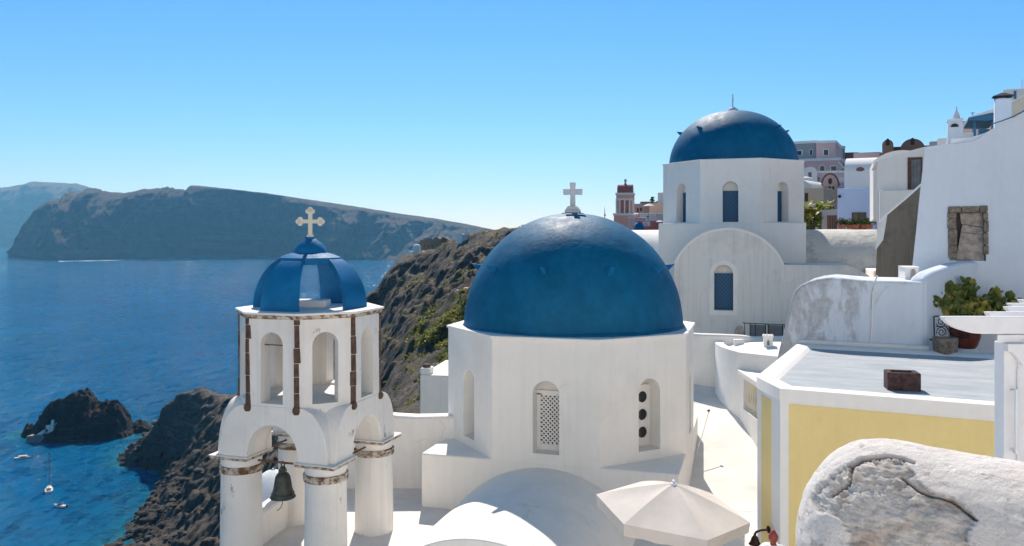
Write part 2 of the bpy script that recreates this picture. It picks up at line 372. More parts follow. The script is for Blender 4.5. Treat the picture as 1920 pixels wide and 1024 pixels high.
for x, y, z in [(-14, 22, -11), (-30, 60, -46), (-60, 120, -74), (-100, 150, -95), (-120, 180, -102), (-50, 20, -60), (-90, 40, -98), (-120, 90, -110), (-20, 6, -16), (-9, 14, -10), (-6, 5, -12), (0, 5, -12), (1, 17, -8.5), (8, 29, -7.5),
                (8, 10, -9), (14, 17, -6), (5, 23, -7.5), (-8, 24, -12), (-9, 32, -16), (3, 38, -10), (12, 40, -3), (30, 20, -2), (30, 45, 1.5), (14, 70, -4), (13, 90, -2.5), (32, 75, 3.4), (22, 110, -1.0), (45, 90, 5), (60, 160, 8), (20, 160, -2), (16, 95, -2.5), (19, 88, -1), (10, 75, -6),
                (10, 120, -4), (0, 90, -13), (-5, 60, -18), (20, 230, 3.5), (60, 260, 6), (85, 60, 14), (85, 10, 12), (40, 5, 0), (85, 330, -10), (40, 340, -14), (0, 330, -25), (85, 430, -90), (0, 430, -104), (40, 420, -100), (-60, 420, -110), (-230, 430, -112), (-230, 200, -114), (-230, 10, -116)]:
    cz(x, y, z)
CT = np.array(ctl)
def rbf_fit(C):
    n = len(C); d = np.hypot(C[:, None, 0] - C[None, :, 0], C[:, None, 1] - C[None, :, 1])
    A = np.zeros((n + 3, n + 3)); A[:n, :n] = d + np.eye(n) * 0.2; A[:n, n] = 1; A[:n, n + 1:] = C[:, :2]; A[n:, :n] = A[:n, n:].T
    return np.linalg.solve(A, np.concatenate([C[:, 2], np.zeros(3)]))
RB = rbf_fit(CT)
def height0(x, y):
    x = np.asarray(x, float).ravel(); y = np.asarray(y, float).ravel(); o = np.zeros_like(x)
    for i in range(0, len(x), 20000):
        sl_ = slice(i, i + 20000)
        d = np.hypot(x[sl_, None] - CT[None, :, 0], y[sl_, None] - CT[None, :, 1])
        o[sl_] = d @ RB[:len(CT)] + RB[-3] + RB[-2] * x[sl_] + RB[-1] * y[sl_]
    return o
def cells(P, seed=0):
    P = np.asarray(P, float); i = np.floor(P).astype(np.int64); d1 = np.full(len(P), 9.0); d2 = np.full(len(P), 9.0); v = np.zeros(len(P))
    for a in (-1, 0, 1):
        for b in (-1, 0, 1):
            for c in (-1, 0, 1):
                q = i + np.array([a, b, c]); o = np.stack([hash3(q[:, 0], q[:, 1], q[:, 2], seed + k) for k in (1, 2, 3)], 1)
                d = np.linalg.norm(q + o - P, axis=1); u = hash3(q[:, 0], q[:, 1], q[:, 2], seed + 7); n_ = d < d1
                d2 = np.where(n_, d1, np.minimum(d2, d)); v = np.where(n_, u, v); d1 = np.where(n_, d, d1)
    return np.clip((d2 - d1) * 3.0, 0, 1), v
def relief(x, y, h):
    P = np.stack([x, y, h * 0.6], 1)
    amp = np.clip((np.hypot(x, y) - 45) / 120, 0, 1) * np.where((x > 2) & (y < 190), 0.2, 1.0)
    n1 = fbm(P / 26.0, 5, 3, ridged=True, gain=0.55) - 0.12; n2 = fbm(P / 6.0, 4, 9, ridged=True) - 0.1; n3 = fbm(P / 60.0, 3, 21); n4 = fbm(P / 2.2, 3, 27, ridged=True)
    shore = np.clip((h + 101) / 6, 0.12, 1)
    crag = np.clip((y - 290) / 30, 0, 1) * np.clip((-x - 88) / 20, 0, 1) * np.clip((h + 100) / 12, 0, 1)
    r = amp * shore * (n1 * 4.2 + n2 * 1.8 + n3 * 1.6 + n4 * 0.5) + amp * crag * (fbm(P / 13.0, 4, 31, ridged=True) * 4.0)
    wp = P + 2.5 * np.stack([n3, n2, n1], 1)
    e1, v1 = cells(wp / 9.0, 5); e2, v2 = cells(wp / 3.4, 15)
    r = r + amp * shore * ((v1 - 0.5) * 3.2 * e1 + (e1 - 0.8) * 1.2 + (v2 - 0.5) * 1.3 * e2 + (e2 - 0.8) * 0.5)
    st = (h + n3 * 14 + n1 * 4 + 200) / 6.5; fr = st - np.floor(st)            # stepped strata: push the slope towards ledges
    return r + amp * shore * (np.clip((fr - 0.5) * 2.2, -0.5, 0.5) - (fr - 0.5)) * 1.6
RIDGE = np.array(ridge, float)
RP = np.array([tuple(spot(*p)) for p in ridge[2:]] + [(-34, 281, 0), (-31, 286, 0), (-25, 290, 0), (-40, 284, 0)])
RN = relief(RP[:, 0], RP[:, 1], height0(RP[:, 0], RP[:, 1]))
def height(x, y):
    x = np.asarray(x, float).ravel(); y = np.asarray(y, float).ravel(); h = height0(x, y); r = relief(x, y, h)
    num = np.zeros_like(h); den = np.full_like(h, 0.15); near = np.full_like(h, 0.0)
    for (a, b, _), v in zip(RP, RN):                                         # keep the skyline where the photograph has it
        w_ = np.exp(-((x - a) ** 2 + (y - b) ** 2) / (2 * 11.0 ** 2)); num += w_ * v; den += w_; near = np.maximum(near, w_)
    z = h + (r - num / den) * (1 - 0.55 * near)
    px = CX + FPX * x / np.maximum(y, 1); o = np.argsort(RIDGE[:, 0]); row = np.interp(px, RIDGE[o, 0], RIDGE[o, 1])
    crest = (HZ - row) / FPX * y + 0.5 * fbm(np.stack([x, y, h], 1) / 2.6, 3, 99, ridged=True) - 0.25       # the crest line of the headland
    e9, v9 = cells(np.stack([x, y, h * 0.4], 1) / 6.0 + 0.3 * fbm(np.stack([x, y, h], 1) / 5, 2, 8)[:, None], 33)
    crest = crest + np.where(px < 480, 1.0, 0.35) * ((v9 - 0.6) * 4.2 * e9 + 0.8 * fbm(np.stack([x, y, h], 1) / 3.0, 3, 98, ridged=True))
    s_ = 0.5; zc = crest - s_ * np.logaddexp(0, (crest - z) / s_)
    m_ = np.clip((y - 120) / 60, 0, 1) * (px > 225) * np.clip((1185 - px) / 20, 0, 1)
    return z * (1 - m_) + zc * m_
gx_ = np.concatenate([np.linspace(-235, -190, 24), np.linspace(-189.5, 20, 380), np.linspace(22, 95, 34)])
gy_ = np.concatenate([np.linspace(3, 70, 36), np.linspace(70.6, 385, 500), np.linspace(388, 435, 14)])
GX, GY = np.meshgrid(gx_, gy_, indexing='ij')
GZ = height(GX, GY).reshape(GX.shape)
ter = MB().grid(np.stack([GX, GY, GZ], -1))
def rock_mat(name, dark, mid, light, sc=1.0, veg=True):
    m = NT(name, 0.95)
    g = m.n('ShaderNodeNewGeometry'); sx = m.n('ShaderNodeSeparateXYZ'); m.t.links.new(g.outputs['True Normal'], sx.inputs[0])
    up = m.ramp(sx.outputs[2], 0.45, 0.88)
    big = m.ramp(m.noise(0.05 * sc, 6, 0.65, None, 0.6), 0.35, 0.68)
    fine = m.ramp(m.noise(0.55 * sc, 6, 0.72), 0.36, 0.66)
    crk = m.ramp(m.noise(1.1 * sc, 5, 0.75, None, 1.2), 0.40, 0.60)
    c = m.mix(fine, dark, mid)
    c = m.mix(m.math('MULTIPLY', up, m.ramp(crk, 0, 1, 0.15, 0.95)), c, light)
    c = m.mix(m.math('MULTIPLY', big, 0.55), c, tuple(0.5 * x for x in mid))
    lay = m.ramp(m.noise(0.16 * sc, 5, 0.65, (0.3, 0.3, 2.6), 0.9), 0.54, 0.68)
    c = m.mix(m.math('MULTIPLY', lay, 0.55), c, (light[0] * 1.3, light[1] * 1.12, light[2] * 1.02))
    gp = m.ramp(m.noise(0.35 * sc, 5, 0.7, None, 0.8), 0.60, 0.70, 0, 0.75)
    c = m.mix(gp, c, tuple(0.6 * x for x in dark))
    if veg:
        gr = m.math('MULTIPLY', m.attr('green'), m.ramp(m.noise(0.35, 5, 0.7), 0.36, 0.6))
        c = m.mix(gr, c, (0.17, 0.16, 0.05))
        sz_ = m.n('ShaderNodeSeparateXYZ'); m.t.links.new(g.outputs['Position'], sz_.inputs[0])
        lowk = m.ramp(m.math('ADD', sz_.outputs[2], m.math('MULTIPLY', m.noise(0.06, 3, 0.6), 24.0)), -88, -55, 0.45, 0)
        c = m.mix(lowk, c, m.mix(fine, (0.010, 0.009, 0.009), (0.04, 0.035, 0.032)))
    m.col(c)
    h = m.math('ADD', m.noise(0.7 * sc, 7, 0.78), m.math('MULTIPLY', m.noise(3.5 * sc, 4, 0.7), 0.35))
    return m.bump(h, 1.0, 2.2 / sc).m
MT['hill'] = rock_mat('volcanic_hillside', (0.052, 0.044, 0.038), (0.175, 0.145, 0.118), (0.32, 0.27, 0.215))
MT['black_rock'] = rock_mat('black_lava_rock', (0.013, 0.011, 0.010), (0.042, 0.034, 0.030), (0.10, 0.080, 0.066), 1.3, False)
to = ter.build('hillside', MT['hill'], smooth=0, merge=False, kind='structure')
for p_ in to.data.polygons: p_.use_smooth = True
def pix(x, y, z): return CX + FPX * x / y, HZ - FPX * z / y
def green_at(x, y, z):
    px, py = pix(x, y, z)
    a = np.exp(-(((px - 838) / 62) ** 2 + ((py - (600 - (px - 838) * 0.55)) / 34) ** 2) ** 1.5)
    b = 0.9 * np.exp(-(((px - 842) / 22) ** 2 + ((py - 672) / 26) ** 2) ** 2)
    return np.clip(1.25 * a + b, 0, 1) * (y > 60) * (y < 270)
fx, fy, fz = GX.ravel(), GY.ravel(), GZ.ravel()
attr(to, 'green', np.clip(green_at(fx, fy, fz) + 0.5 * np.clip(fbm(np.stack([fx, fy, fz], 1) / 18, 4, 51) * 3 - 0.1, 0, 1) * (fx > -75), 0, 1))

# low scrub on the green part of the slope: nobody could count it
sc_v, sc_f = [], []
def leafball(V, F, c, r, n, s, flat=0.75, r0=0.35):
    d = rng.normal(size=(n, 3)); d /= np.linalg.norm(d, axis=1)[:, None]; d[:, 2] = np.abs(d[:, 2]) * flat
    p = np.asarray(c) + d * (r * (r0 + (1 - r0) * rng.random(n) ** 0.5))[:, None]
    a = rng.normal(size=(n, 3)); a /= np.linalg.norm(a, axis=1)[:, None]; b = np.cross(a, rng.normal(size=(n, 3))); b /= np.linalg.norm(b, axis=1)[:, None]
    sz = s * (0.6 + 0.8 * rng.random(n))[:, None]; base = len(V)
    q = np.stack([p - a * sz, p + b * sz * 0.55, p + a * sz, p - b * sz * 0.55], 1).reshape(-1, 3)
    V.extend(map(tuple, q)); F.extend([(base + 4 * i, base + 4 * i + 1, base + 4 * i + 2, base + 4 * i + 3) for i in range(n)])
cand = np.stack([rng.uniform(-45, 5, 60000), rng.uniform(70, 270, 60000)], 1)
hz_ = height(cand[:, 0], cand[:, 1]); gm = green_at(cand[:, 0], cand[:, 1], hz_)
clump = fbm(np.stack([cand[:, 0], cand[:, 1], hz_], 1) / 7.0, 3, 77)
keep = np.where((gm > 0.25) & (rng.random(len(gm)) < gm * (clump > -0.08)))[0][:3600]
for i in keep:
    r_ = 0.35 + 0.75 * rng.random() ** 2
    leafball(sc_v, sc_f, (cand[i, 0], cand[i, 1], hz_[i] + 0.1), r_, 26, 0.26)
spr = np.where((gm < 0.1) & (rng.random(len(gm)) < 0.05) & (clump > 0.03) & (cand[:, 1] > 90))[0][:1300]
for i in spr: leafball(sc_v, sc_f, (cand[i, 0], cand[i, 1], hz_[i] + 0.05), 0.3 + 0.5 * rng.random(), 14, 0.2)
mb = MB(); mb.v, mb.f = sc_v, sc_f
MT['scrub2'] = leaf_mat('yellow_green_scrub_leaves', (0.085, 0.10, 0.022), (0.34, 0.31, 0.075), 0.13)
scr = mb.build('hillside_scrub', MT['scrub2'], smooth=0, merge=False, kind='stuff')
tag(scr, 'yellow-green scrub growing over the slope left of the big blue dome', 'scrub')

# boulders along the shore below the slope
bv, bf = [], []
ico = bmesh.new(); bmesh.ops.create_icosphere(ico, subdivisions=2, radius=1.0)
iv = np.array([v.co[:] for v in ico.verts]); ifc = [[v.index for v in f.verts] for f in ico.faces]; ico.free()
bc = np.stack([rng.uniform(-185, -40, 26000), rng.uniform(200, 370, 26000)], 1); bh = height(bc[:, 0], bc[:, 1])
ok = np.where((bh > -100.2) & (bh < -70) & (rng.random(len(bh)) < np.exp(-(bh + 100) / 5.0) * 0.6 + 0.02))[0][:1100]
for i in ok:
    s_ = 0.45 + 1.5 * rng.random() ** 3
    d = iv * (1 + 0.35 * vnoise(iv * 1.3 + i)[:, None]) * s_ * np.array([1, 1, 0.7]) + np.array([bc[i, 0], bc[i, 1], bh[i] + 0.1])
    b0 = len(bv); bv.extend(map(tuple, d)); bf.extend([tuple(b0 + k for k in f) for f in ifc])
mb = MB(); mb.v, mb.f = bv, bf
tag(mb.build('shore_boulders', MT['hill'], smooth=0, merge=False, kind='stuff'), 'dark boulders strewn along the shore and lower slope', 'boulders')

# ------------------------------------------------------------------ the rocky islet in the bay
ix, iy = np.meshgrid(np.linspace(-252, -178, 270), np.linspace(372, 446, 240), indexing='ij')
def islet_h(x, y):
    def hump(cx, cy, rx, ry, hh, p): return hh * np.clip(1 - (((x - cx) / rx) ** 2 + ((y - cy) / ry) ** 2) ** p, -0.6, 1)
    wx = x + 2.2 * fbm(np.stack([x, y, 0 * x], -1).reshape(-1, 3) / 8, 3, 5).reshape(x.shape)
    hs = [hump(-220, 407, 10, 17, 20.5, 1.6), hump(-228, 408, 12, 15, 14, 2.2), hump(-207, 406, 13, 16, 13.0, 2.6), hump(-217, 405, 25, 17, 6.5, 2.0), hump(-196, 414, 10, 7, 2.6, 1.6), hump(-240, 408, 9, 9, 3.4, 1.5)]
    h = np.maximum.reduce(hs) + 0 * wx
    P = np.stack([x, y, h], -1).reshape(-1, 3)
    n = (fbm(P / 9.0, 5, 41, ridged=True, gain=0.65) * 3.4 + fbm(P / 3.0, 4, 44, ridged=True) * 1.7).reshape(x.shape)
    e1, v1 = cells(P / 7.5, 3); e2, v2 = cells(P / 2.8, 9)
    n = n + ((v1 - 0.5) * 6.5 * e1 + (v2 - 0.5) * 2.6 * e2).reshape(x.shape)
    return h + n * np.clip((h + 3) / 6, 0.15, 1) - 0.5
ih = islet_h(ix, iy)
io = MB().grid(np.stack([ix, iy, SEA + ih], -1)).build('rocky_islet', MT['black_rock'], smooth=0, merge=False, kind='structure')
for p_ in io.data.polygons: p_.use_smooth = True

# ------------------------------------------------------------------ sea
def sea_mat():
    m = NT('sea_water', 0.06)
    deep = m.mix(m.ramp(m.noise(0.006, 4, 0.6), 0.35, 0.7), (0.001, 0.098, 0.235), (0.001, 0.13, 0.31))
    sh = m.attr('shallow')
    k = m.math('MULTIPLY', sh, m.ramp(m.noise(0.09, 5, 0.65), 0.3, 0.62, 0.3, 0.8))
    m.col(m.mix(k, deep, (0.03, 0.20, 0.235))); m.b.inputs['IOR'].default_value = 1.33; m.b.inputs['Specular IOR Level'].default_value = 0.07
    a = m.noise(0.035, 3, 0.5, (0.8, 1.3, 1)); b = m.noise(0.2, 4, 0.6, (0.7, 1.6, 1)); d = m.noise(0.9, 5, 0.7, (0.8, 1.4, 1))
    h = m.math('ADD', m.math('MULTIPLY', a, 4.0), m.math('ADD', m.math('MULTIPLY', b, 2.4), m.math('MULTIPLY', d, 0.8)))
    bp = m.n('ShaderNodeBump'); m.t.links.new(h, bp.inputs['Height']); bp.inputs['Strength'].default_value = 1.0; bp.inputs['Distance'].default_value = 0.8
    nv = bp.outputs[0]
    for sc_, st_, amp_ in ((0.45, (1.0, 0.45, 1), 0.75), (0.16, (1.0, 0.40, 1), 0.55)):         # wind-ruffled facets: each small wavelet has its own tilt
        mp = m.n('ShaderNodeMapping'); m.t.links.new(m.tc.outputs['Object'], mp.inputs[0]); mp.inputs['Scale'].default_value = st_
        vo = m.n('ShaderNodeTexVoronoi'); m.t.links.new(mp.outputs[0], vo.inputs['Vector']); vo.inputs['Scale'].default_value = sc_
        v1 = m.n('ShaderNodeVectorMath', operation='SUBTRACT'); m.t.links.new(vo.outputs['Color'], v1.inputs[0]); v1.inputs[1].default_value = (0.5, 0.5, 0.5)
        v2 = m.n('ShaderNodeVectorMath', operation='MULTIPLY'); m.t.links.new(v1.outputs[0], v2.inputs[0]); v2.inputs[1].default_value = (amp_, amp_, 0)
        v3 = m.n('ShaderNodeVectorMath', operation='ADD'); m.t.links.new(nv, v3.inputs[0]); m.t.links.new(v2.outputs[0], v3.inputs[1]); nv = v3.outputs[0]
    v4 = m.n('ShaderNodeVectorMath', operation='NORMALIZE'); m.t.links.new(nv, v4.inputs[0]); m.t.links.new(v4.outputs[0], m.b.inputs['Normal'])
    return m.m
MT['sea'] = sea_mat()
sx_ = np.concatenate([[-9000, -6000, -4000, -2500, -1500, -900, -600, -450, -360], np.linspace(-320, -100, 111), [-60, 0, 150, 500, 1500, 3000, 5500]])
sy_ = np.concatenate([[-250, 0, 100], np.linspace(160, 470, 156), [500, 560, 650, 800, 1100, 1600, 2500, 4000, 6000, 8000, 9900]])
SX, SY = np.meshgrid(sx_, sy_, indexing='ij')
seao = MB().grid(np.stack([SX, SY, np.full_like(SX, SEA)], -1)).build('sea', MT['sea'], smooth=0, merge=False, kind='structure')
dep = np.full(SX.shape, 60.0)
near_ = (SX > -322) & (SX < -90) & (SY > 150) & (SY < 475)
dep[near_] = -(height0(SX[near_], SY[near_]) - SEA)
isl = (SX > -252) & (SX < -178) & (SY > 372) & (SY < 446)
di = np.hypot((SX + 216) / 38, (SY - 408) / 28)
d2 = np.clip((di - 0.95) * 26, 0, 60); dep = np.minimum(dep, np.where(SY > 396, d2, d2 + 3.0))
attr(seao, 'shallow', (np.exp(-np.clip(dep, 0, 80) / 2.3)).ravel())

# ------------------------------------------------------------------ islands across the water
def island(name, crest, base_py, Y0, depth, mat, seed, amp):
    pxs = np.arange(crest[0][0], crest[-1][0] + 0.01, 1.6 if Y0 < 5000 else 2.5); nu, nv = len(pxs), 64
    cy = np.interp(pxs, [c[0] for c in crest], [c[1] for c in crest]); by = np.interp(pxs, [c[0] for c in base_py], [c[1] for c in base_py])
    t = np.linspace(0, 1, nv)[None, :]; Y = Y0 + depth * t ** 1.25 * np.ones((nu, 1))
    rough = np.clip((400 - pxs) / 60, 0.25, 1) if Y0 < 5000 else 0.5
    cy = cy + rough * 2.4 * fbm(np.stack([pxs / 9.0, pxs * 0, pxs * 0], 1), 4, seed + 9, ridged=True)
    zc = (HZ - cy) / FPX * (Y0 + depth)
    Yb = 100 * FPX / (by - HZ); Y = Yb[:, None] + (Y0 + depth - Yb[:, None]) * (0.15 * t + 0.85 * t ** 1.4)
    Z = SEA - 3 + (zc[:, None] - SEA + 3) * (0.55 * t + 0.45 * np.clip(t * 1.25, 0, 1) ** 1.8)
    Z[:, -1] = zc
    X = (pxs[:, None] - CX) / FPX * Y
    P = np.stack([X, Y * 0.35, Z * 0.55], -1).reshape(-1, 3)
    g = fbm(P / (amp * 5), 6, seed, ridged=True, gain=0.6).reshape(nu, nv); g2 = fbm(P / (amp * 1.6), 4, seed + 5, ridged=True).reshape(nu, nv)
    wgt = np.sin(np.pi * np.clip(t, 0, 1)) ** 0.6
    Y2 = Y - (g * amp * 2.4 + g2 * amp * 0.7) * wgt; X2 = X + g2 * amp * 0.5 * wgt
    Z2 = Z + (g2 * amp * 0.12) * wgt
    back = np.stack([X2[:, -1] * 1.05, Y2[:, -1] + depth * 1.2, np.full(nu, SEA - 5)], -1)[:, None, :]
    M = np.concatenate([np.stack([X2, Y2, Z2], -1), back], 1)
    o = MB().grid(M).build(name, mat, smooth=0, merge=False, kind='structure')
    for p in o.data.polygons: p.use_smooth = True
    return o
MT['island'] = rock_mat('island_cliff', (0.012, 0.012, 0.013), (0.085, 0.065, 0.056), (0.19, 0.14, 0.115), 0.035, False)
island('near_island', [(16, 470), (24, 460), (40, 447), (50, 438), (58, 420), (68, 402), (80, 385), (95, 374), (118, 371), (123, 360), (128, 366), (131, 358), (150, 361), (165, 353), (176, 351), (190, 356), (204, 361), (228, 361), (250, 359), (266, 354),
       (275, 353), (300, 353), (313, 350), (322, 352), (340, 355), (358, 357), (359, 347), (366, 347), (420, 353), (500, 362), (580, 374), (660, 386), (740, 399), (820, 410), (880, 421), (915, 429), (960, 436), (1000, 442)],
       [(16, 482), (60, 485), (120, 488), (250, 485), (400, 482), (500, 480), (620, 487), (1000, 492)], 3500, 380, MT['island'], 61, 85)
island('far_island', [(-260, 385), (-120, 366), (-40, 356), (0, 352), (20, 350), (40, 346), (60, 340), (72, 340), (100, 342), (145, 344), (165, 350), (200, 362), (260, 385), (360, 420), (460, 448)],
       [(-260, 463.2), (0, 463.2), (460, 463.2)], 8100, 800, MT['island'], 71, 190)
# surf line along the foot of the near island
q_ = np.arange(110, 640, 6.0); jn = fbm(np.stack([q_ / 14, 0 * q_, 0 * q_], 1), 3, 12)
b0 = np.interp(q_, [16, 60, 120, 250, 400, 500, 620, 1000], [482, 485, 488, 485, 482, 480, 487, 492])
P = []
for off in (0, 1):
    P.append([tuple(on_level(a, b + 1.7 + 0.3 * off + off * max(0.0, 0.55 + 1.1 * n), SEA + 0.4)) for a, b, n in zip(q_, b0, jn)])
MT['foam'] = paint('sea_foam', (0.42, 0.47, 0.50), 0.9, 0.3, 0.02, 0.0)
tag(MB().grid(P).build('surf', MT['foam'], smooth=0, merge=False, kind='stuff'), 'pale surf line along the foot of the near island', 'surf')
# ------------------------------------------------------------------ air
hzm = bpy.data.materials.new('sea_haze'); hzm.use_nodes = True
hn = hzm.node_tree; hn.nodes.remove(hn.nodes['Principled BSDF'])
pv = hn.nodes.new('ShaderNodeVolumePrincipled'); pv.inputs['Color'].default_value = (0.2, 0.58, 1.0, 1); pv.inputs['Density'].default_value = 0.00008; pv.inputs['Absorption Color'].default_value = (1, 1, 1, 1); pv.inputs['Anisotropy'].default_value = 0.2
hn.links.new(pv.outputs[0], hn.nodes['Material Output'].inputs['Volume'])
hz = MB().box(-9100, 5600, -300, 10000, -121, 900).build('haze', hzm, smooth=0, kind='stuff')
hz.display_type = 'WIRE'
# ------------------------------------------------------------------ terraces and path
FL = -5.15                                                    # level of the church terrace
tf = MB().slab([(-4.72, 12.3), (-3.2, 7.0), (-4.5, -1.5), (9.5, -1.5), (9.5, 7.6), (3.75, 10.4), (3.9, 11.4), (5.3, 15.0), (4.4, 16.0), (3.2, 16.6), (-4.25, 16.6), (-4.35, 15.0)], FL - 3.5, FL)
tag(tf.build('terrace_floor', MT['floor'], kind='structure', smooth=0), 'pale sunlit cement terrace around the two churches', 'terrace')
mb = MB()                                                     # unseen village stand-in added behind the viewpoint to bounce sunlight onto shaded walls
for k in range(5): mb.box(-24, 26, -3.2 - 4.6 * (k + 1), -3.2 - 4.6 * k, FL - 3, 1.4 + 3.6 * k)
mb.build('bounce_steps', MT['white'], kind='structure', smooth=0, merge=False)
pa = []
for i in range(15):
    t = i / 14; Y = 15.0 + 8.2 * t; z = FL + 0.004 + 1.43 * max(0, (t - 0.05) / 0.95)
    pa.append([(x, Y, z) for x in np.linspace(3.4 + 0.8 * t, 8.2, 9)])
MB().grid(pa).build('path', MT['floor'], kind='structure')

# ------------------------------------------------------------------ helpers for churches
def octa(r, a0=22.5): return [dv(a0 + 45 * k, r) for k in range(8)]       # r = circumradius, face normals at multiples of 45
def octa_walls(mb, inr, z0, z1, ops, depth=0.36, back=True):
    half = inr * math.tan(R(22.5))
    for k in range(8):
        a = 45 * k; n = dv(a); ux = (math.cos(R(a)), math.sin(R(a)), 0)
        mb.panel((n[0] * inr, n[1] * inr, 0), ux, (-n[0], -n[1], 0), -half, half, z0, z1, ops[k] if isinstance(ops, (list, tuple)) and ops and isinstance(ops[0], (list, tuple, type(None))) else ops, depth=depth, back=back)
def face_M(a, inr):                                            # local frame on an octagon face: x along, y inward, z up
    n = dv(a); return Matrix.Translation((n[0] * inr, n[1] * inr, 0)) @ Matrix.Rotation(R(a), 4, 'Z')
def dome_mesh(rad, hgt, z0, seed, lump=0.02, n=120, m=48):
    P = []
    for i in range(m + 1):
        t = math.pi / 2 * i / m; r = rad * math.cos(t) ** 0.985 if i < m else 0.0; z = hgt * math.sin(t)
        P.append([(max(r, 1e-3) * math.cos(2 * math.pi * k / n), max(r, 1e-3) * math.sin(2 * math.pi * k / n), z) for k in range(n)])
    P = np.array(P); d = fbm(P.reshape(-1, 3) * 1.1 + seed, 3, seed)[:, None] * lump
    Q = P.reshape(-1, 3); nn = Q / np.linalg.norm(Q, axis=1)[:, None]; Q = Q + nn * d * np.clip(1 - Q[:, 2:3] / hgt + 0.3, 0, 1); Q[:, 2] += z0
    mb = MB(); mb.v = [tuple(q) for q in Q]
    mb.f = [(i * n + k, i * n + (k + 1) % n, (i + 1) * n + (k + 1) % n, (i + 1) * n + k) for i in range(m) for k in range(n)]
    mb.lathe([(rad + 0.025, z0 - 0.06), (rad + 0.035, z0 + 0.02), (rad - 0.01, z0 + 0.09)], 96)     # thick paint roll at the foot
    return mb
def spouts(parent, rad, hgt, z0, phi, offs, n, mat):
    for k in range(n):
        a = offs + 360.0 / n * k; r = rad * math.cos(R(phi)); z = z0 + hgt * math.sin(R(phi)); d = dv(a)
        M = Matrix.Translation((d[0] * (r - 0.06), d[1] * (r - 0.06), z)) @ Matrix.Rotation(R(a), 4, 'Z')
        mb = MB(); q = [(-0.05, 0.0, -0.2), (0.05, 0.0, -0.2), (0.06, 0.0, 0.03), (-0.06, 0.0, 0.03), (-0.02, -0.23, 0.03), (0.02, -0.23, 0.03), (0.04, -0.25, 0.06), (-0.04, -0.25, 0.06)]
        mb.add([M @ Vector(p) for p in q], [(0, 1, 2, 3), (4, 7, 6, 5), (0, 4, 5, 1), (3, 2, 6, 7), (0, 3, 7, 4), (1, 5, 6, 2)])
        mb.build('water_spout', mat, parent, smooth=0)
def plain_cross(parent, z, H, W, T, mat, rot=0):
    M = Matrix.Translation((0, 0, z)) @ Matrix.Rotation(R(rot), 4, 'Z'); f = T * 0.62
    mb = MB()
    za = H * 0.60; g = T * 0.05
    mb.prism([(-T / 2, 0), (T / 2, 0), (T / 2 * 0.9, za - T / 2), (W / 2, za - T / 2 - g), (W / 2 + 0.004, za + T / 2 + g), (T / 2 * 0.9, za + T / 2), (T / 2 + g, H), (-T / 2 - g, H), (-T / 2 * 0.9, za + T / 2), (-W / 2 - 0.004, za + T / 2 + g), (-W / 2, za - T / 2 - g), (-T / 2 * 0.9, za - T / 2)], -f / 2, f / 2, M)
    return mb.build('cross', mat, parent, bevel=0.012)
def barrel(mb, hw, rise, y0, y1, z, wall=0.0, n=28, ny=12, lump=0.0, seed=0):
    """a vault: segmental arch of half width hw along y, ends closed, with plain walls of height wall below"""
    rad = (hw * hw + rise * rise) / (2 * rise); a = math.asin(min(1, hw / rad)) if rise <= hw else math.pi - math.asin(hw / rad)
    prof = [(rad * math.sin(-a + 2 * a * k / n), z - rad + rise + rad * math.cos(-a + 2 * a * k / n)) for k in range(n + 1)]
    if wall: prof = [(-hw, z - wall)] + prof + [(hw, z - wall)]
    G = np.array([[(x, y0 + (y1 - y0) * j / ny, zz) for x, zz in prof] for j in range(ny + 1)])
    if lump:
        d = fbm(G.reshape(-1, 3) * 0.9 + seed, 3, seed).reshape(G.shape[:2]) * lump; d[:, 0] = 0; d[:, -1] = 0
        G[..., 2] += d
    mb.grid(G); m = len(prof)
    mb.add(G[0], [tuple(range(m))]); mb.add(G[-1], [tuple(range(m - 1, -1, -1))])
    return mb

# ------------------------------------------------------------------ the big church in front
CA = (1.287, 16.94, FL); RA = -16.7
ca = thing('domed_church', 'white church with the largest blue dome and plain white cross, nearest the parasol', 'church', CA, RA)
IA = 2.43; BT, DT = 1.02, 3.27
mb = MB(); h = IA
mb.slab([(-h, -h), (h, -h), (h, h), (-h, h)], -0.5, BT); mb.build('base', MT['white'], ca, bevel=0.03)
mb = MB()
opA = [(0.02, 0.25, 1.19, 2.27)] * 8
octa_walls(mb, IA + 0.002, BT - 0.02, DT, [(0.03, 0.25, 1.19, 2.27), (0.13, 0.25, 1.19, 2.27)] + [(0, 0.25, 1.19, 2.27)] * 6)
mb.build('drum', MT['white'], ca, bevel=0.018)
mb = MB(); e = (IA + 0.035) / math.cos(R(22.5)); mb.slab(octa(e), DT + 0.001, DT + 0.05); mb.build('drum_rim', MT['white_clean'], ca, bevel=0.015)
dome_mesh(2.29, 2.36, DT + 0.03, 3).build('dome', MT['dome'], ca, smooth=180)
spouts(ca, 2.29, 2.36, DT + 0.03, 31.5, -3.3 - 0, 10, MT['dome_bright'])
zt = DT + 0.03 + 2.36
mb = MB(); mb.box(-0.2, 0.2, -0.16, 0.16, zt - 0.03, zt + 0.005); mb.build('cross_plate', MT['grey_panel'], ca)
mb = MB(); mb.box(-0.15, 0.15, -0.12, 0.12, zt + 0.005, zt + 0.07); mb.prism([(-0.15, zt + 0.07), (0.15, zt + 0.07), (0.09, zt + 0.15), (-0.09, zt + 0.15)], -0.09, 0.09)
mb.build('cross_pedestal', MT['marble'], ca, bevel=0.012)
plain_cross(ca, zt + 0.15, 0.50, 0.40, 0.115, MT['marble'], 14)
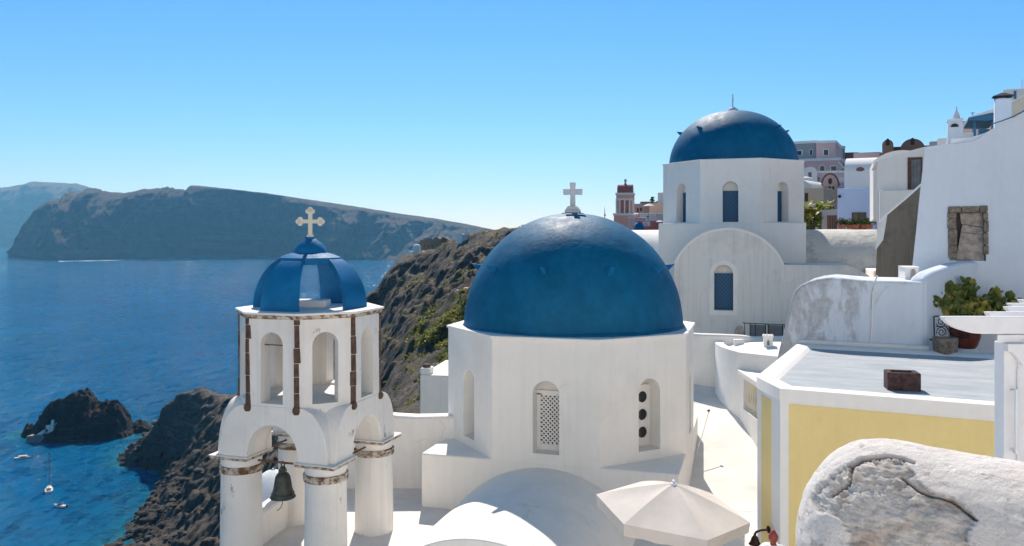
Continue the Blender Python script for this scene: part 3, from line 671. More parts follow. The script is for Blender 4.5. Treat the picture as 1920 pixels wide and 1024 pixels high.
# lattice window in the front niche
M = face_M(0, IA)
wf = MB(); x0, x1, y0, y1 = -0.22, 0.28, 0.29, 0.355
wf.box(x0, x0 + 0.07, y0, y1, 1.19, 2.30, M); wf.box(x1 - 0.05, x1, y0, y1, 1.19, 2.30, M); wf.box(x0 + 0.07, x1 - 0.05, y0, y1, 2.20, 2.30, M); wf.box(x0 + 0.07, x1 - 0.05, y0, y1, 1.19, 1.30, M)
wfo = wf.build('lattice_window', MT['white_clean'], ca, bevel=0.006)
lt = MB()
zz = 1.29
def strip(ax, az, bx, bz, wd, ya, yb):
    d = Vector((bx - ax, 0, bz - az)).normalized(); n = Vector((-d.z, 0, d.x)) * wd / 2
    lt.add([M @ Vector((ax + s_ * n.x, yy, az + s_ * n.z)) for yy in (ya, yb) for s_ in (-1, 1)] + [M @ Vector((bx + s_ * n.x, yy, bz + s_ * n.z)) for yy in (ya, yb) for s_ in (-1, 1)],
           [(0, 1, 5, 4), (2, 6, 7, 3), (0, 4, 6, 2), (1, 3, 7, 5), (0, 2, 3, 1), (4, 5, 7, 6)])
lx0, lx1, lz0, lz1 = x0 + 0.07, x1 - 0.05, 1.30, 2.20
for sgn in (1, -1):
    for k in range(-6, 18):
        c0 = lz0 + k * 0.082
        pts = []
        for xx in (lx0, lx1):
            pts.append((xx, c0 + sgn * (xx - (lx0 if sgn > 0 else lx1)) * 1.0 + (0 if sgn > 0 else 0)))
        (ax, az), (bx, bz) = pts
        def clip(ax, az, bx, bz, lim, up):
            if up and az > lim and bz > lim: return None
            if not up and az < lim and bz < lim: return None
            if (az - lim) * (bz - lim) < 0:
                t = (lim - az) / (bz - az); cx_ = ax + t * (bx - ax)
                if (az > lim) == up: ax, az = cx_, lim
                else: bx, bz = cx_, lim
            return ax, az, bx, bz
        r_ = clip(ax, az, bx, bz, lz1, True)
        r_ = r_ and clip(*r_, lz0, False)
        if r_ and abs(r_[2] - r_[0]) > 0.02: strip(*r_, 0.026, 0.30 + 0.012 * (sgn > 0), 0.311 + 0.012 * (sgn > 0))
lt.build('lattice', MT['white_clean'], wfo, smooth=0)
pn = MB(); pn.box(lx0, lx1, 0.335, 0.352, lz0, lz1, M); pn.build('pane', MT['dark'], wfo, smooth=0)
hg = MB(); hg.box(x0 + 0.0, x0 + 0.1, 0.282, 0.289, 2.215, 2.235, M); hg.build('hinge', MT['rust'], wfo, smooth=0)
# panel with three round holes in the right niche
M = face_M(45, IA)
ph = MB(); ph.box(-0.12, 0.38, 0.30, 0.355, 1.19, 2.36, M); pho = ph.build('pierced_panel', MT['white_clean'], ca, bevel=0.006)
for k in range(3):
    c = M @ Vector((0.19, 0.299, 1.46 + 0.335 * k)); mb = MB()
    Mh = Matrix.Translation(c) @ Matrix.Rotation(R(45), 4, 'Z') @ Matrix.Rotation(R(90), 4, 'X')
    q = [Mh @ Vector((0.108 * math.cos(2 * math.pi * i / 24), 0.108 * math.sin(2 * math.pi * i / 24), 0.002)) for i in range(24)]
    mb.add(q, [tuple(range(24))]); hole = mb.build('round_pane', MT['pane'], pho, smooth=0)
    mb = MB(); ring = [Mh @ Vector((0.116 * math.cos(2 * math.pi * i / 24), 0.116 * math.sin(2 * math.pi * i / 24), 0.003)) for i in range(25)]
    mb.tube(ring, 0.011, 6); mb.build('round_frame', MT['white_clean'], pho)
# nave vault running towards the viewer
mb = barrel(MB(), 1.74, 0.94, -6.05, -IA + 0.05, -0.01, 0.0, 40, 24, 0.03, 5)
mb.build('nave_vault', MT['white'], ca, bevel=0.02)
mb = MB(); mb.slab([(-1.75, -6.06), (1.75, -6.06), (1.75, -2.5), (-1.75, -2.5)], -2.5, -0.012); mb.build('nave_wall', MT['white'], ca)

# ------------------------------------------------------------------ bell tower
TB = (-3.43, 13.6, FL); RT = -18.5
bt = thing('bell_tower', 'white four-columned bell tower with an open blue dome and trefoil cross', 'bell tower', TB, RT)
z = lambda w_: w_ - FL                                           # world level to tower level
RO = 1.18; IO = RO * math.cos(R(22.5))
zb, zc_ = z(-2.66), z(-1.27)
# belfry: outer and inner skins, arched openings through all eight faces
mb = MB(); th = 0.25; half = IO * math.tan(R(22.5)); ih_ = (IO - th) * math.tan(R(22.5))
for k in range(8):
    a = 45 * k; n = dv(a); ux = (math.cos(R(a)), math.sin(R(a)), 0)
    op = (0, 0.205, zb + 0.04, z(-1.70))
    mb.panel((n[0] * IO, n[1] * IO, 0), ux, (-n[0], -n[1], 0), -half, half, zb, zc_, op, depth=th, back=False)
    mb.panel((n[0] * (IO - th), n[1] * (IO - th), 0), ux, (n[0], n[1], 0), -ih_, ih_, zb, zc_, op, depth=0.0005, back=False)
mb.build('belfry', MT['white_tower'], bt, merge=True)
mb = MB(); mb.slab(octa(RO - 0.01), z(-2.86), zb + 0.002); mb.build('belfry_floor', MT['white_tower'], bt)
for k in range(8):
    a = 45 * k + 22.5; d = dv(a, RO - 0.012); M = Matrix.Translation((d[0], d[1], 0)) @ Matrix.Rotation(R(a), 4, 'Z')
    mb = MB(); zz = zb - 0.02
    while zz < zc_ - 0.02:                                         # rough brown quoins set in the corner
        hh = min(0.2 + 0.16 * random.random(), zc_ - zz); wd = 0.038 + 0.022 * random.random(); jx = 0.012 * random.uniform(-1, 1)
        mb.prism([(-wd + jx, zz), (wd + jx, zz), (wd + jx * 0.3 - 0.008 * random.random(), zz + hh - 0.008), (-wd + jx * 0.5, zz + hh - 0.008)], -0.016 - 0.008 * random.random(), 0.06, M); zz += hh
    mb.build('stone_strip', MT['brown_stone'], bt, bevel=0.006)
    mb = MB(); mb.lathe([(0.045, zb - 0.10), (0.068, zb - 0.055), (0.062, zb - 0.01), (0.045, zb + 0.02)], 10, (d[0], d[1], 0), R(a)); mb.build('strip_foot', MT['brown_stone'], bt, smooth=60)
mb = MB(); mb.slab(octa(RO + 0.035), zc_ - 0.015, zc_ + 0.05); mb.build('cornice_band', MT['rustband'], bt, bevel=0.008)
mb = MB(); mb.slab(octa(RO + 0.07), zc_ + 0.05, zc_ + 0.085); mb.build('belfry_roof', MT['white_clean'], bt, bevel=0.01)
# rust crack lines at the springing of the belfry arches
for k in (0,):
    M = face_M(45 * k, IO); mb = MB(); mb.box(-0.21, 0.21, 0.1, 0.13, z(-1.715), z(-1.70), M); mb.build('rusty_lintel', MT['rust'], bt)
mb = MB(); M = face_M(225, IO - th); mb.box(-0.25, 0.25, -0.10, -0.04, z(-2.30), z(-2.24), M); mb.build('rusty_lintel', MT['rust'], bt)
# lower tier: four arches
AO = IO; 
ex = []
for i in range(15):
    t = i / 14 * math.pi / 2; ex.append((0.50 + 0.50 * math.cos(t) ** 0.9, z(-3.5) + 0.84 * math.sin(t)))
iw, isp = 0.47, z(-3.46)
intr = [(iw * math.cos(math.pi * i / 24), isp + 0.50 * math.sin(math.pi * i / 24)) for i in range(25)]     # right foot over the crown to the left foot
ex2 = ex + [(-x, zz) for x, zz in ex[::-1]]
for k in range(4):
    M = Matrix.Rotation(R(90 * k), 4, 'Z') @ Matrix.Translation((0, -AO, 0))
    mb = MB()
    outer = ex2; m = len(outer); idx = [outer[round(j * (m - 1) / 24)] for j in range(25)]
    bot_r, bot_l = (iw, z(-3.5)), (-iw, z(-3.5))
    inn = [bot_r] + intr + [bot_l]; out = [outer[0]] + idx + [outer[-1]]
    v = [M @ Vector((x, y, zz)) for y in (0.0, 0.5) for x, zz in inn] + [M @ Vector((x, y, zz)) for y in (0.0, 0.5) for x, zz in out]
    q = len(inn); f = []
    for j in range(q - 1):
        f += [(j, j + 1, 2 * q + j + 1, 2 * q + j), (q + j, 3 * q + j, 3 * q + j + 1, q + j + 1), (j, q + j, q + j + 1, j + 1), (2 * q + j, 2 * q + j + 1, 3 * q + j + 1, 3 * q + j)]
    f += [(0, 2 * q, 3 * q, q), (q - 1, 2 * q - 1, 4 * q - 1, 3 * q - 1)]
    mb.add(v, f); mb.build('arch', MT['white_tower'], bt, bevel=0.012)
for k in range(4):                                                  # the hollow corner between two arches
    M = Matrix.Rotation(R(90 * k), 4, 'Z'); g = IO * math.tan(R(22.5)); P = []
    for i in range(11):
        t = i / 10; s_ = 1 - t; zz = zb + (z(-3.5) - zb) * t
        c0 = Vector((g, -IO, zz)).lerp(Vector((0.70, -0.84, zz)), math.sin(t * math.pi / 2)); c1 = Vector((IO, -g, zz)).lerp(Vector((0.84, -0.70, zz)), math.sin(t * math.pi / 2))
        mid = (c0 + c1) / 2 * (1 - 0.06 * math.sin(t * math.pi))
        P.append([M @ Vector((0.45, -0.45, zz)), M @ c0, M @ mid, M @ c1, M @ Vector((0.45, -0.45, zz))])
    mb = MB().grid(P); mb.build('corner_web', MT['white_tower'], bt, smooth=50)
CR = 0.79
for k in range(4):
    d = dv(45 + 90 * k, CR * math.sqrt(2)); c = (d[0], d[1], 0)
    prof = [(0.345, -0.3), (0.338, 0.0), (0.330, 0.6), (0.322, z(-3.80))]
    co = MB().lathe(prof, 40, c).build('column', MT['white_tower'], bt, smooth=60)
    MB().lathe([(0.31, z(-3.81)), (0.345, z(-3.80)), (0.352, z(-3.755)), (0.335, z(-3.74)), (0.35, z(-3.725)), (0.352, z(-3.70)), (0.325, z(-3.685))], 40, c).build('rust_ring', MT['rustband'], co, smooth=60)
    MB().lathe([(0.318, z(-3.69)), (0.335, z(-3.56))], 40, c).build('neck', MT['white_clean'], co, smooth=60)
    M = Matrix.Translation(c) @ Matrix.Rotation(R(90 * k), 4, 'Z'); e = 0.352
    MB().box(-e, e, -e, e, z(-3.56), z(-3.515), M).build('capital', MT['rustband'], co, bevel=0.01)
    MB().box(-e - 0.012, e + 0.012, -e - 0.012, e + 0.012, z(-3.515), z(-3.498), M).build('capital_slab', MT['white_clean'], co, bevel=0.008)
# blue dome: four broad ribs, open between them
DR, DH, dz = 0.955, 0.93, zc_ + 0.086; dth = 0.10
def prof_r(t): return math.cos(t * math.pi / 2) ** 0.80, math.sin(t * math.pi / 2)
mb = MB(); top_t = 0.80
for k in range(4):
    a0, a1 = 90 * k - 22.5, 90 * k + 22.5; n = 20; rows = []
    for i in range(n + 1):
        t = top_t * i / n; cr, cz_ = prof_r(t); ro = DR * cr; ri = max(0.02, (DR - dth) * cr); zo = dz + DH * cz_; zi = dz + (DH - dth) * cz_
        o0, o1 = dv(a0, ro), dv(a1, ro); i0, i1 = dv(a0 + 2, ri), dv(a1 - 2, ri)
        rows.append([(o0[0], o0[1], zo), (o1[0], o1[1], zo), (i1[0], i1[1], zi), (i0[0], i0[1], zi), (o0[0], o0[1], zo)])
    mb.grid(rows)
mb.build('open_dome', MT['dome_bright'], bt, smooth=30)
mb = MB(); rows = []
for i in range(10):
    t = 0.70 + 0.3 * i / 9; cr, cz_ = prof_r(t); rows.append([(*dv(22.5 + 45 * k, DR * max(cr, 0.01) + 0.012), dz + DH * cz_ + 0.012) for k in range(9)])
mb.grid(rows); ct = prof_r(0.70)
mb.slab(octa(DR * ct[0] + 0.01), dz + DH * ct[1] - 0.10, dz + DH * ct[1] + 0.012)
mb.lathe([(0.29, z(-0.345)), (0.285, z(-0.28)), (0.255, z(-0.19)), (0.20, z(-0.11)), (0.13, z(-0.05)), (0.085, z(-0.02)), (0.08, z(0.005))], 28)
mb.build('dome_cap', MT['dome_bright'], bt, smooth=40)
mb = MB(); mb.box(-0.24, 0.30, -0.16, 0.22, zc_ + 0.084, zc_ + 0.21, Matrix.Rotation(R(18), 4, 'Z')); mb.build('white_block', MT['white_clean'], bt, bevel=0.02)
# trefoil cross
M = Matrix.Translation((0, 0, z(0.0))) @ Matrix.Rotation(R(24), 4, 'Z'); s_ = 0.033
mb = MB(); mb.box(-0.055, 0.055, -0.045, 0.045, 0, 0.045, M); mb.box(-s_, s_, -0.03, 0.03, 0.045, 0.42, M); mb.box(-0.15, -s_, -0.03, 0.03, 0.235, 0.30, M); mb.box(s_, 0.15, -0.03, 0.03, 0.235, 0.30, M)
for cx_, cz_ in ((-0.165, 0.268), (0.165, 0.268), (0, 0.44)):
    for ddx, ddz in ((0, 0), (0.036, 0), (-0.036, 0), (0, 0.036), (0, -0.036)):
        if (cx_ < 0 and ddx > 0) or (cx_ > 0 and ddx < 0) or (cx_ == 0 and ddz < 0): continue
        q = [(cx_ + ddx + 0.034 * math.cos(2 * math.pi * i / 14), cz_ + ddz + 0.034 * math.sin(2 * math.pi * i / 14)) for i in range(14)]
        jy = 0.001 * (abs(ddx) + abs(ddz)) * 30; mb.prism(q, -0.032 - jy, 0.032 + jy, M)
mb.build('trefoil_cross', MT['cream_stone'], bt, bevel=0.006, merge=False)
# iron tie rods between the capitals
zr = z(-3.62)
for k in range(4):
    p0, p1 = dv(45 + 90 * k, CR * 1.414), dv(135 + 90 * k, CR * 1.414)
    MB().tube([(p0[0], p0[1], zr), (p1[0], p1[1], zr)], 0.018, 8).build('tie_rod', MT['rust'], bt)
# the bell hanging from the front rod
c0 = Vector(dv(-45, CR * 1.414)).to_3d(); c1 = Vector(dv(45, CR * 1.414)).to_3d(); pm = c0.lerp(c1, 0.50)
bw = Matrix.Translation(TB) @ Matrix.Rotation(R(RT), 4, 'Z') @ Vector((pm.x, pm.y, zr))
bl = thing('church_bell', 'green bronze bell hanging from the rod between two tower columns', 'bell', tuple(bw - Vector((0, 0, 0.56))), RT)
MB().lathe([(0.195, 0.0), (0.205, 0.012), (0.192, 0.03), (0.165, 0.09), (0.145, 0.17), (0.132, 0.26), (0.118, 0.335), (0.09, 0.385), (0.05, 0.40), (0.0, 0.405)], 40).build('bell_body', MT['bronze'], bl, smooth=60)
MB().lathe([(0.176, 0.068), (0.183, 0.075), (0.176, 0.083)], 40).build('band', MT['bronze'], bl, smooth=60)
mb = MB(); mb.tube([(0, 0, 0.40), (0, 0, 0.50)], 0.035, 10)
for sx in (-1, 1): mb.tube([(sx * 0.055, 0, 0.40), (sx * 0.062, 0, 0.44), (sx * 0.045, 0, 0.475), (0, 0, 0.485)], 0.014, 8)
mb.tube([(0.03 * math.cos(t * math.pi / 6), 0, 0.535 + 0.045 * math.sin(t * math.pi / 6)) for t in range(13)], 0.010, 6); mb.build('crown_loop', MT['bronze'], bl)
mb = MB(); mb.tube([(0, 0, 0.2), (0, 0, -0.02)], 0.014, 8); mb.lathe([(0.001, -0.06), (0.028, -0.045), (0.032, -0.02), (0.012, 0.01)], 14); mb.build('clapper', MT['iron'], bl)
MB().tube([(0, 0, -0.05), (-0.01, 0, -0.10), (-0.03, 0.0, -0.15), (-0.07, 0.01, -0.20), (-0.12, 0.02, -0.23)], 0.006, 6).build('pull_rope', MT['iron'], bl)

# low walls round the terrace
mb = MB(); mb.slab([(-4.50, 13.15), (-4.22, 13.15), (-3.93, 14.6), (-3.98, 16.4), (-4.28, 16.4), (-4.22, 14.6)], FL - 0.4, FL + 0.55)
tag(mb.build('parapet_wall', MT['white'], bevel=0.04), 'low white parapet wall between the left and rear tower columns', 'wall')
Wp = []
for x in np.linspace(-4.0, -0.3, 12): Wp.append((x, -3.66 + 0.015 * math.sin(x * 4) - 0.02 * (x + 2.4)))
mb = MB(); mb.prism([(-4.0, FL - 0.4)] + Wp + [(-0.3, FL - 0.4)], 16.4, 16.75)
tag(mb.build('terrace_wall', MT['white_clean'], bevel=0.05), 'long white terrace wall behind the bell tower', 'wall')
# white house below, beyond the terrace wall
hv = thing('small_house', 'small white house with a stubby chimney just left of the big dome', 'house', tuple(spot(815, 790, 24)), -10)
mb = MB(); mb.box(-0.46, 2.6, 0, 3.0, -3, 1.38); mb.box(-0.46, -0.16, -0.003, 0.5, 1.38, 1.58); mb.build('wall', MT['white'], hv, bevel=0.04)
mb = MB(); mb.lathe([(0.12, 1.57), (0.12, 1.66), (0.10, 1.68)], 16, (-0.31, 0.22, 0)); mb.build('chimney_pot', MT['brown_stone'], hv)
# folded parasol seen below the bell
pz = spot(512, 925, 17.5)
fp = thing('folded_parasol', 'white half-folded parasol seen between the tower columns under the bell', 'parasol', tuple(pz - Vector((0, 0, 1.3))))
MB().tube([(0, 0, -1.5), (0, 0, 1.85)], 0.02, 8).build('pole', MT['white_paint'], fp)
P = []
for i in range(9):
    t = i / 8; P.append([((0.05 + 0.62 * t ** 0.8) * (1 + 0.12 * t * math.cos(4 * a)) * math.cos(a), (0.05 + 0.62 * t ** 0.8) * (1 + 0.12 * t * math.cos(4 * a)) * math.sin(a), 1.82 - 0.58 * t ** 1.2) for a in np.linspace(0, 2 * math.pi, 33)])
MB().grid(P).build('canopy', MT['white_canvas'], fp, smooth=50)

# ------------------------------------------------------------------ the second church, higher up behind
FB = -5.5; CB = (8.0, 29.0, FB); RB_ = -17.2
cb = thing('rear_church', 'white cross-plan church with the second blue dome, higher up the slope', 'church', CB, RB_)
IB = 2.38; bz, tz = 5.98, 8.08
mb = MB(); mb.slab([(-IB, -IB), (IB, -IB), (IB, IB), (-IB, IB)], -1, bz); mb.build('crossing_block', MT['white_clean'], cb, bevel=0.03)
mb = MB(); octa_walls(mb, IB + 0.002, bz - 0.02, tz, (0.0, 0.255, bz + 0.03, bz + 1.13)); mb.build('drum', MT['white_clean'], cb, bevel=0.018)
mb = MB(); mb.slab(octa((IB + 0.035) / math.cos(R(22.5))), tz + 0.001, tz + 0.05); mb.build('drum_rim', MT['white_clean'], cb, bevel=0.015)
dome_mesh(2.26, 1.97, tz + 0.03, 8).build('dome', MT['dome'], cb, smooth=180)
spouts(cb, 2.26, 1.97, tz + 0.03, 37, 10, 8, MT['dome'])
for k in range(8):
    M = face_M(45 * k, IB); mb = MB(); mb.box(-0.252, 0.252, 0.30, 0.355, bz + 0.032, bz + 1.09, M); mb.build('window', MT['blue_lattice'], cb, smooth=0)
for a in (-45, 45): MB().box(-0.62, 0.62, -0.10, 0.0, bz - 0.001, bz + 0.035, face_M(a, IB)).build('ledge', MT['white_clean'], cb)
zt = tz + 2.0
mb = MB(); mb.lathe([(0.24, zt - 0.05), (0.20, zt + 0.04), (0.10, zt + 0.12), (0.05, zt + 0.14)], 16); mb.build('cross_base', MT['marble'], cb)
plain_cross(cb, zt + 0.13, 0.46, 0.36, 0.085, MT['marble'], 92)
# front arm with its gable
AR, azc, yf = 1.75, 4.05, -4.42
def arch_top(x): return azc + math.sqrt(max(0, AR * AR - x * x)) * 0.985 if abs(x) < 1.64 else (4.66 if x < 3.35 else 4.66 - 0.44 * ((x - 3.35) / 0.85) ** 1.6)
brk = list(np.linspace(-1.64, 1.64, 41)) + list(np.linspace(3.35, 4.2, 10)) + [-1.6401, 1.6401]
mb = MB()
opB = (-0.135, 0.285, 3.235, 4.36)
mb.panel((0, yf, 0), (1, 0, 0), (0, 1, 0), -1.64, 4.2, -1, arch_top, opB, brk, depth=0.28)
mb.build('facade', MT['white_old'], cb, smooth=0); mb = MB()
pts = [(x, arch_top(x)) for x in sorted(set([-1.64, 1.64] + [b for b in brk if -1.64 <= b <= 1.64]))]
mb.grid([[(x, y, zz) for x, zz in pts] for y in (yf, -3.6, -2.9, -IB + 0.02)])
mb.add([(-1.64, yf, -1), (-1.64, -IB, -1), (-1.64, -IB, arch_top(-1.64)), (-1.64, yf, arch_top(-1.64))], [(0, 1, 2, 3)])
tp = [(x, arch_top(x)) for x in [1.6402] + list(np.linspace(1.7, 3.35, 4)) + list(np.linspace(3.45, 4.2, 10))]
mb.grid([[(x, y, zz) for x, zz in tp] for y in (yf, -1.70)])
mb.add([(4.2, yf, -1), (4.2, -1.7, -1), (4.2, -1.7, arch_top(4.2)), (4.2, yf, arch_top(4.2))], [(0, 1, 2, 3)])
mb.build('front_arm', MT['white_old'], cb, smooth=30)
rim = []
for i in range(41):
    t = math.pi * (0.115 + 0.77 * i / 40); rim.append((math.cos(t) * 1.70, azc + math.sin(t) * 1.675))
mb = MB(); mb.grid([[(x * s, y, azc + (zz - azc) * s + 0.0) for s in (1.0, 1.042)] for x, zz in rim for y in (yf - 0.02,)])
mb.grid([[(x, y, zz) for y in (yf - 0.02, yf + 0.01)] for x, zz in rim]); mb.build('arch_moulding', MT['white_clean'], cb)
# window trim, shutter
tr = [(-0.135 + (0.42) * math.cos(math.pi * i / 20), 4.36 + 0.42 * math.sin(math.pi * i / 20)) for i in range(21)]
ti = [(-0.135 + (0.29) * math.cos(math.pi * i / 20), 4.36 + 0.29 * math.sin(math.pi * i / 20)) for i in range(21)]
tr = [(0.285, 3.09)] + tr + [(-0.555, 3.09)]; ti = [(0.155, 3.23)] + ti + [(-0.425, 3.23)]
mb = MB(); mb.grid([[(*p_, ) for p_ in ((a[0], yf - 0.018, a[1]), (b[0], yf - 0.018, b[1]))] for a, b in zip(tr + tr[:1], ti + ti[:1])])
mb.grid([[(a[0], yf - 0.018, a[1]), (a[0], yf + 0.01, a[1])] for a in tr + tr[:1]]); mb.build('window_surround', MT['white'], cb, smooth=0)
mb = MB(); mb.box(-0.415, 0.145, yf + 0.22, yf + 0.275, 3.24, 4.37); mb.build('window', MT['blue_lattice'], cb, smooth=0)
# side arms
for nm, s0, s1, mt_ in (('side_arm', IB - 0.03, 4.9, MT['cement']), ('side_arm', -4.7, -IB + 0.03, MT['white_clean'])):
    mb = barrel(MB(), 1.74, 1.72, s0, s1, azc, 5.0, 30, 8, 0.02, 9)
    mb.v = [(y, -x, zz) for x, y, zz in mb.v]; mb.build(nm, mt_, cb, bevel=0.02)
mb = MB(); mb.box(4.205, 4.85, -3.9, -1.78, 0, 4.50); mb.build('low_buttress', MT['white'], cb, bevel=0.04)

# low white wall along the top of the path
pw = []
for i, (px, Y) in enumerate([(1270, 22.0), (1318, 21.6), (1350, 21.5), (1390, 21.7), (1440, 22.4), (1475, 23.2)]):
    pw.append(((px - CX) / FPX * Y, Y, (-2.62, -2.62, -2.62, -2.67, -2.84, -3.0)[i]))
mb = MB(); n = len(pw)
fr = [[(x, y, zz) for zz in (-6.0, zt_)] for x, y, zt_ in pw]; bk = [[(x + 0.05, y + 0.3, zz) for zz in (zt_, -6.0)] for x, y, zt_ in pw]
mb.grid([f + b + f[:1] for f, b in zip(fr, bk)]); mb.add([*fr[0], *bk[0]], [(0, 1, 2, 3)])
tag(mb.build('path_wall', MT['white'], bevel=0.05), 'low white wall at the top of the path, under the rear church facade', 'wall')
# ------------------------------------------------------------------ yellow house with the flat roof, right
ZR = -2.0
A_, B_, D_ = on_level(1420, 705, ZR), on_level(1463, 727, ZR), on_level(1497, 643, ZR)
RY = math.degrees(math.atan2(*( (on_level(1885, 760, ZR) - B_).yx)))       # direction of the front wall
fd = Vector((math.cos(R(RY)), math.sin(R(RY)), 0)); bd = Vector((-fd.y, fd.x, 0))
C_ = B_ + fd * 5.2; E_ = D_ + fd * 5.6
yh = thing('flat_roofed_house', 'yellow house with white bands and a flat grey-blue roof, below the pergola', 'house', tuple(B_ + Vector((0, 0, -3.2))), RY)
inv = Matrix.Rotation(R(-RY), 4, 'Z') @ Matrix.Translation(-B_)
L = lambda v: (inv @ Vector(v))
pl = [L(p) for p in (B_, C_, E_, D_, A_)]; P2 = [(q.x, q.y) for q in pl]; H3 = 3.2
mb = MB(); mb.slab(P2, -0.3, H3 - 0.06)
mb.build('wall', MT['white_clean'], yh, smooth=0)
cen = Vector((sum(x for x, y in P2) / 5, sum(y for x, y in P2) / 5))
def inset(poly, d):
    n = len(poly); o = []
    for i in range(n):
        a, b, c = Vector(poly[i - 1]), Vector(poly[i]), Vector(poly[(i + 1) % n])
        e1, e2 = (b - a).normalized(), (c - b).normalized(); n1, n2 = Vector((-e1.y, e1.x)), Vector((-e2.y, e2.x))
        m = (n1 + n2).normalized(); o.append(tuple(b + m * d / max(0.3, m.dot(n1))))
    return o
inn, inn2 = inset(P2, 0.20), inset(P2, 0.30)
out_ = inset(P2, -0.012)
k5 = range(5); mb = MB()
ring = lambda poly, z_: [(x, y, z_) for x, y in poly] + [(poly[0][0], poly[0][1], z_)]
mb.grid([ring(out_, H3 - 0.17), ring(out_, H3 - 0.01), ring(inset(P2, 0.02), H3), ring(inn, H3), ring(inset(P2, 0.23), H3 - 0.015), ring(inn2, H3 - 0.075)])
mb.build('roof_rim', MT['white_clean'], yh, smooth=50)
mb = MB(); mb.slab(inset(P2, 0.24), H3 - 0.16, H3 - 0.058); mb.build('roof', MT['roof'], yh, smooth=0)
# yellow panels: the long front wall and the narrow slanted face at the corner
mb = MB(); mb.box(0.11, 5.0, -0.006, 0.02, -0.2, H3 - 0.17 - 0.035); mb.build('yellow_panel', MT['yellow'], yh, smooth=0)
v = L(A_) - L(B_); ang = math.degrees(math.atan2(v.y, v.x)); ln = v.length
M = Matrix.Rotation(R(ang + 180), 4, 'Z')
mb = MB(); M2 = Matrix.Translation(L(A_)) @ M; mb.box(ln * 0.20, ln * 0.64, -0.006, 0.02, -0.2, H3 - 0.235, M2); mb.build('yellow_panel', MT['yellow'], yh, smooth=0)
# bronze wall lamp on the slanted face
lp = L(A_) .lerp(L(B_), 0.45); wl = Matrix.Translation(B_) @ Matrix.Rotation(R(RY), 4, 'Z')
p0 = spot(1434, 993, 10.9)
lam = thing('wall_lamp', 'dark bronze wall lamp on the corner of the yellow house', 'lamp', tuple(p0))
MB().lathe([(0.05, -0.012), (0.05, 0.0), (0.03, 0.012), (0.0, 0.016)], 20).build('wall_plate', MT['dark_bronze'], lam)
lam.children[0].rotation_euler = (R(90), 0, R(-80)); lam.children[0].location = (0.045, 0, 0)
MB().tube([(0.04, 0, 0), (-0.06, 0, -0.01), (-0.12, 0, -0.035), (-0.135, 0, -0.07)], 0.017, 10).build('arm', MT['dark_bronze'], lam)
MB().lathe([(0.015, -0.05), (0.02, -0.08), (0.045, -0.11), (0.06, -0.16), (0.085, -0.20), (0.08, -0.205)], 24, (-0.135, 0, 0)).build('lamp_shade', MT['dark_bronze'], lam)

# ------------------------------------------------------------------ stained wall behind that roof
PW = (D_.x, D_.y + 0.22, 0.0)
W = lambda px, py: on_wall(px, py, PW, RY)
sw = [W(*p) for p in [(1453, 690), (1462, 650), (1475, 600), (1484, 560), (1489, 546), (1500, 535), (1515, 528), (1533, 523), (1560, 520), (1590, 523), (1615, 525), (1645, 526), (1690, 527), (1733, 529)]]
sw = [(sw[0][0] - 0.1, -4.5)] + sw + [(sw[-1][0], -4.5)]
so_ = thing('stained_wall', 'pale blue whitewashed wall with grey streaks at the back of the flat roof', 'wall', PW, RY)
MB().prism(sw, 0.0, 1.5).build('wall', MT['stained'], so_, bevel=0.06, seg=3)
cb_ = []
for px, py in [(1645, 521), (1640, 530), (1637, 545), (1636, 580), (1635, 610), (1633, 648)]:
    q = W(px, py); cb_.append((q[0], -0.016 if py > 526 else 0.03, q[1] + (0.04 if py < 526 else 0)))
MB().tube(cb_, 0.016, 8).build('cable', MT['white'], so_)
mb = MB(); a_, b_ = W(1712, 650), W(1762, 650)
mb.box(a_[0] - 1.95, b_[0] - 0.15, -0.13, -0.001, ZR - 0.05, ZR + 0.055); mb.build('skirting', MT['white_clean'], so_, bevel=0.03)
ch = thing('small_chimney', 'tiny white box chimney with one dark opening, on top of the stained wall', 'chimney', tuple(spot(1706, 527, 15.2)), -10)
mb = MB(); mb.panel((0, -0.12, 0), (1, 0, 0), (0, 1, 0), -0.12, 0.12, 0, 0.27, (0.02, 0.045, 0.07, 0.19), depth=0.12); mb.box(-0.12, -0.119, -0.12, 0.3, 0, 0.27); mb.box(0.119, 0.12, -0.12, 0.3, 0, 0.27)
mb.grid([[(-0.14, -0.14, 0.27), (0.14, -0.14, 0.27)], [(-0.14, 0.3, 0.28), (0.14, 0.3, 0.28)]]); mb.build('shaft', MT['white_clean'], ch, smooth=0)
# curved wall between the stained wall and the tall house
P0 = Vector((*(Vector(PW) + fd * W(1733, 600)[0]).xy, 0)); P1 = Vector((9.16, 15.6, 0)); rE = math.degrees(math.atan2((P1 - P0).y, (P1 - P0).x))
E = lambda px, py: on_wall(px, py, tuple(P0), rE)
ew = [(0.0, -3)] + [E(*p) for p in [(1734, 529), (1740, 519), (1752, 510), (1768, 504), (1782, 499), (1800, 494), (1820, 491), (1842, 490)]]; ew += [(ew[-1][0], -3)]
ewo = thing('curved_wall', 'white wall with a rising curved top beside the potted cactus', 'wall', tuple(P0), rE)
MB().prism(ew, 0.0, 0.32).build('wall', MT['blue_wall'], ewo, bevel=0.08, seg=3)

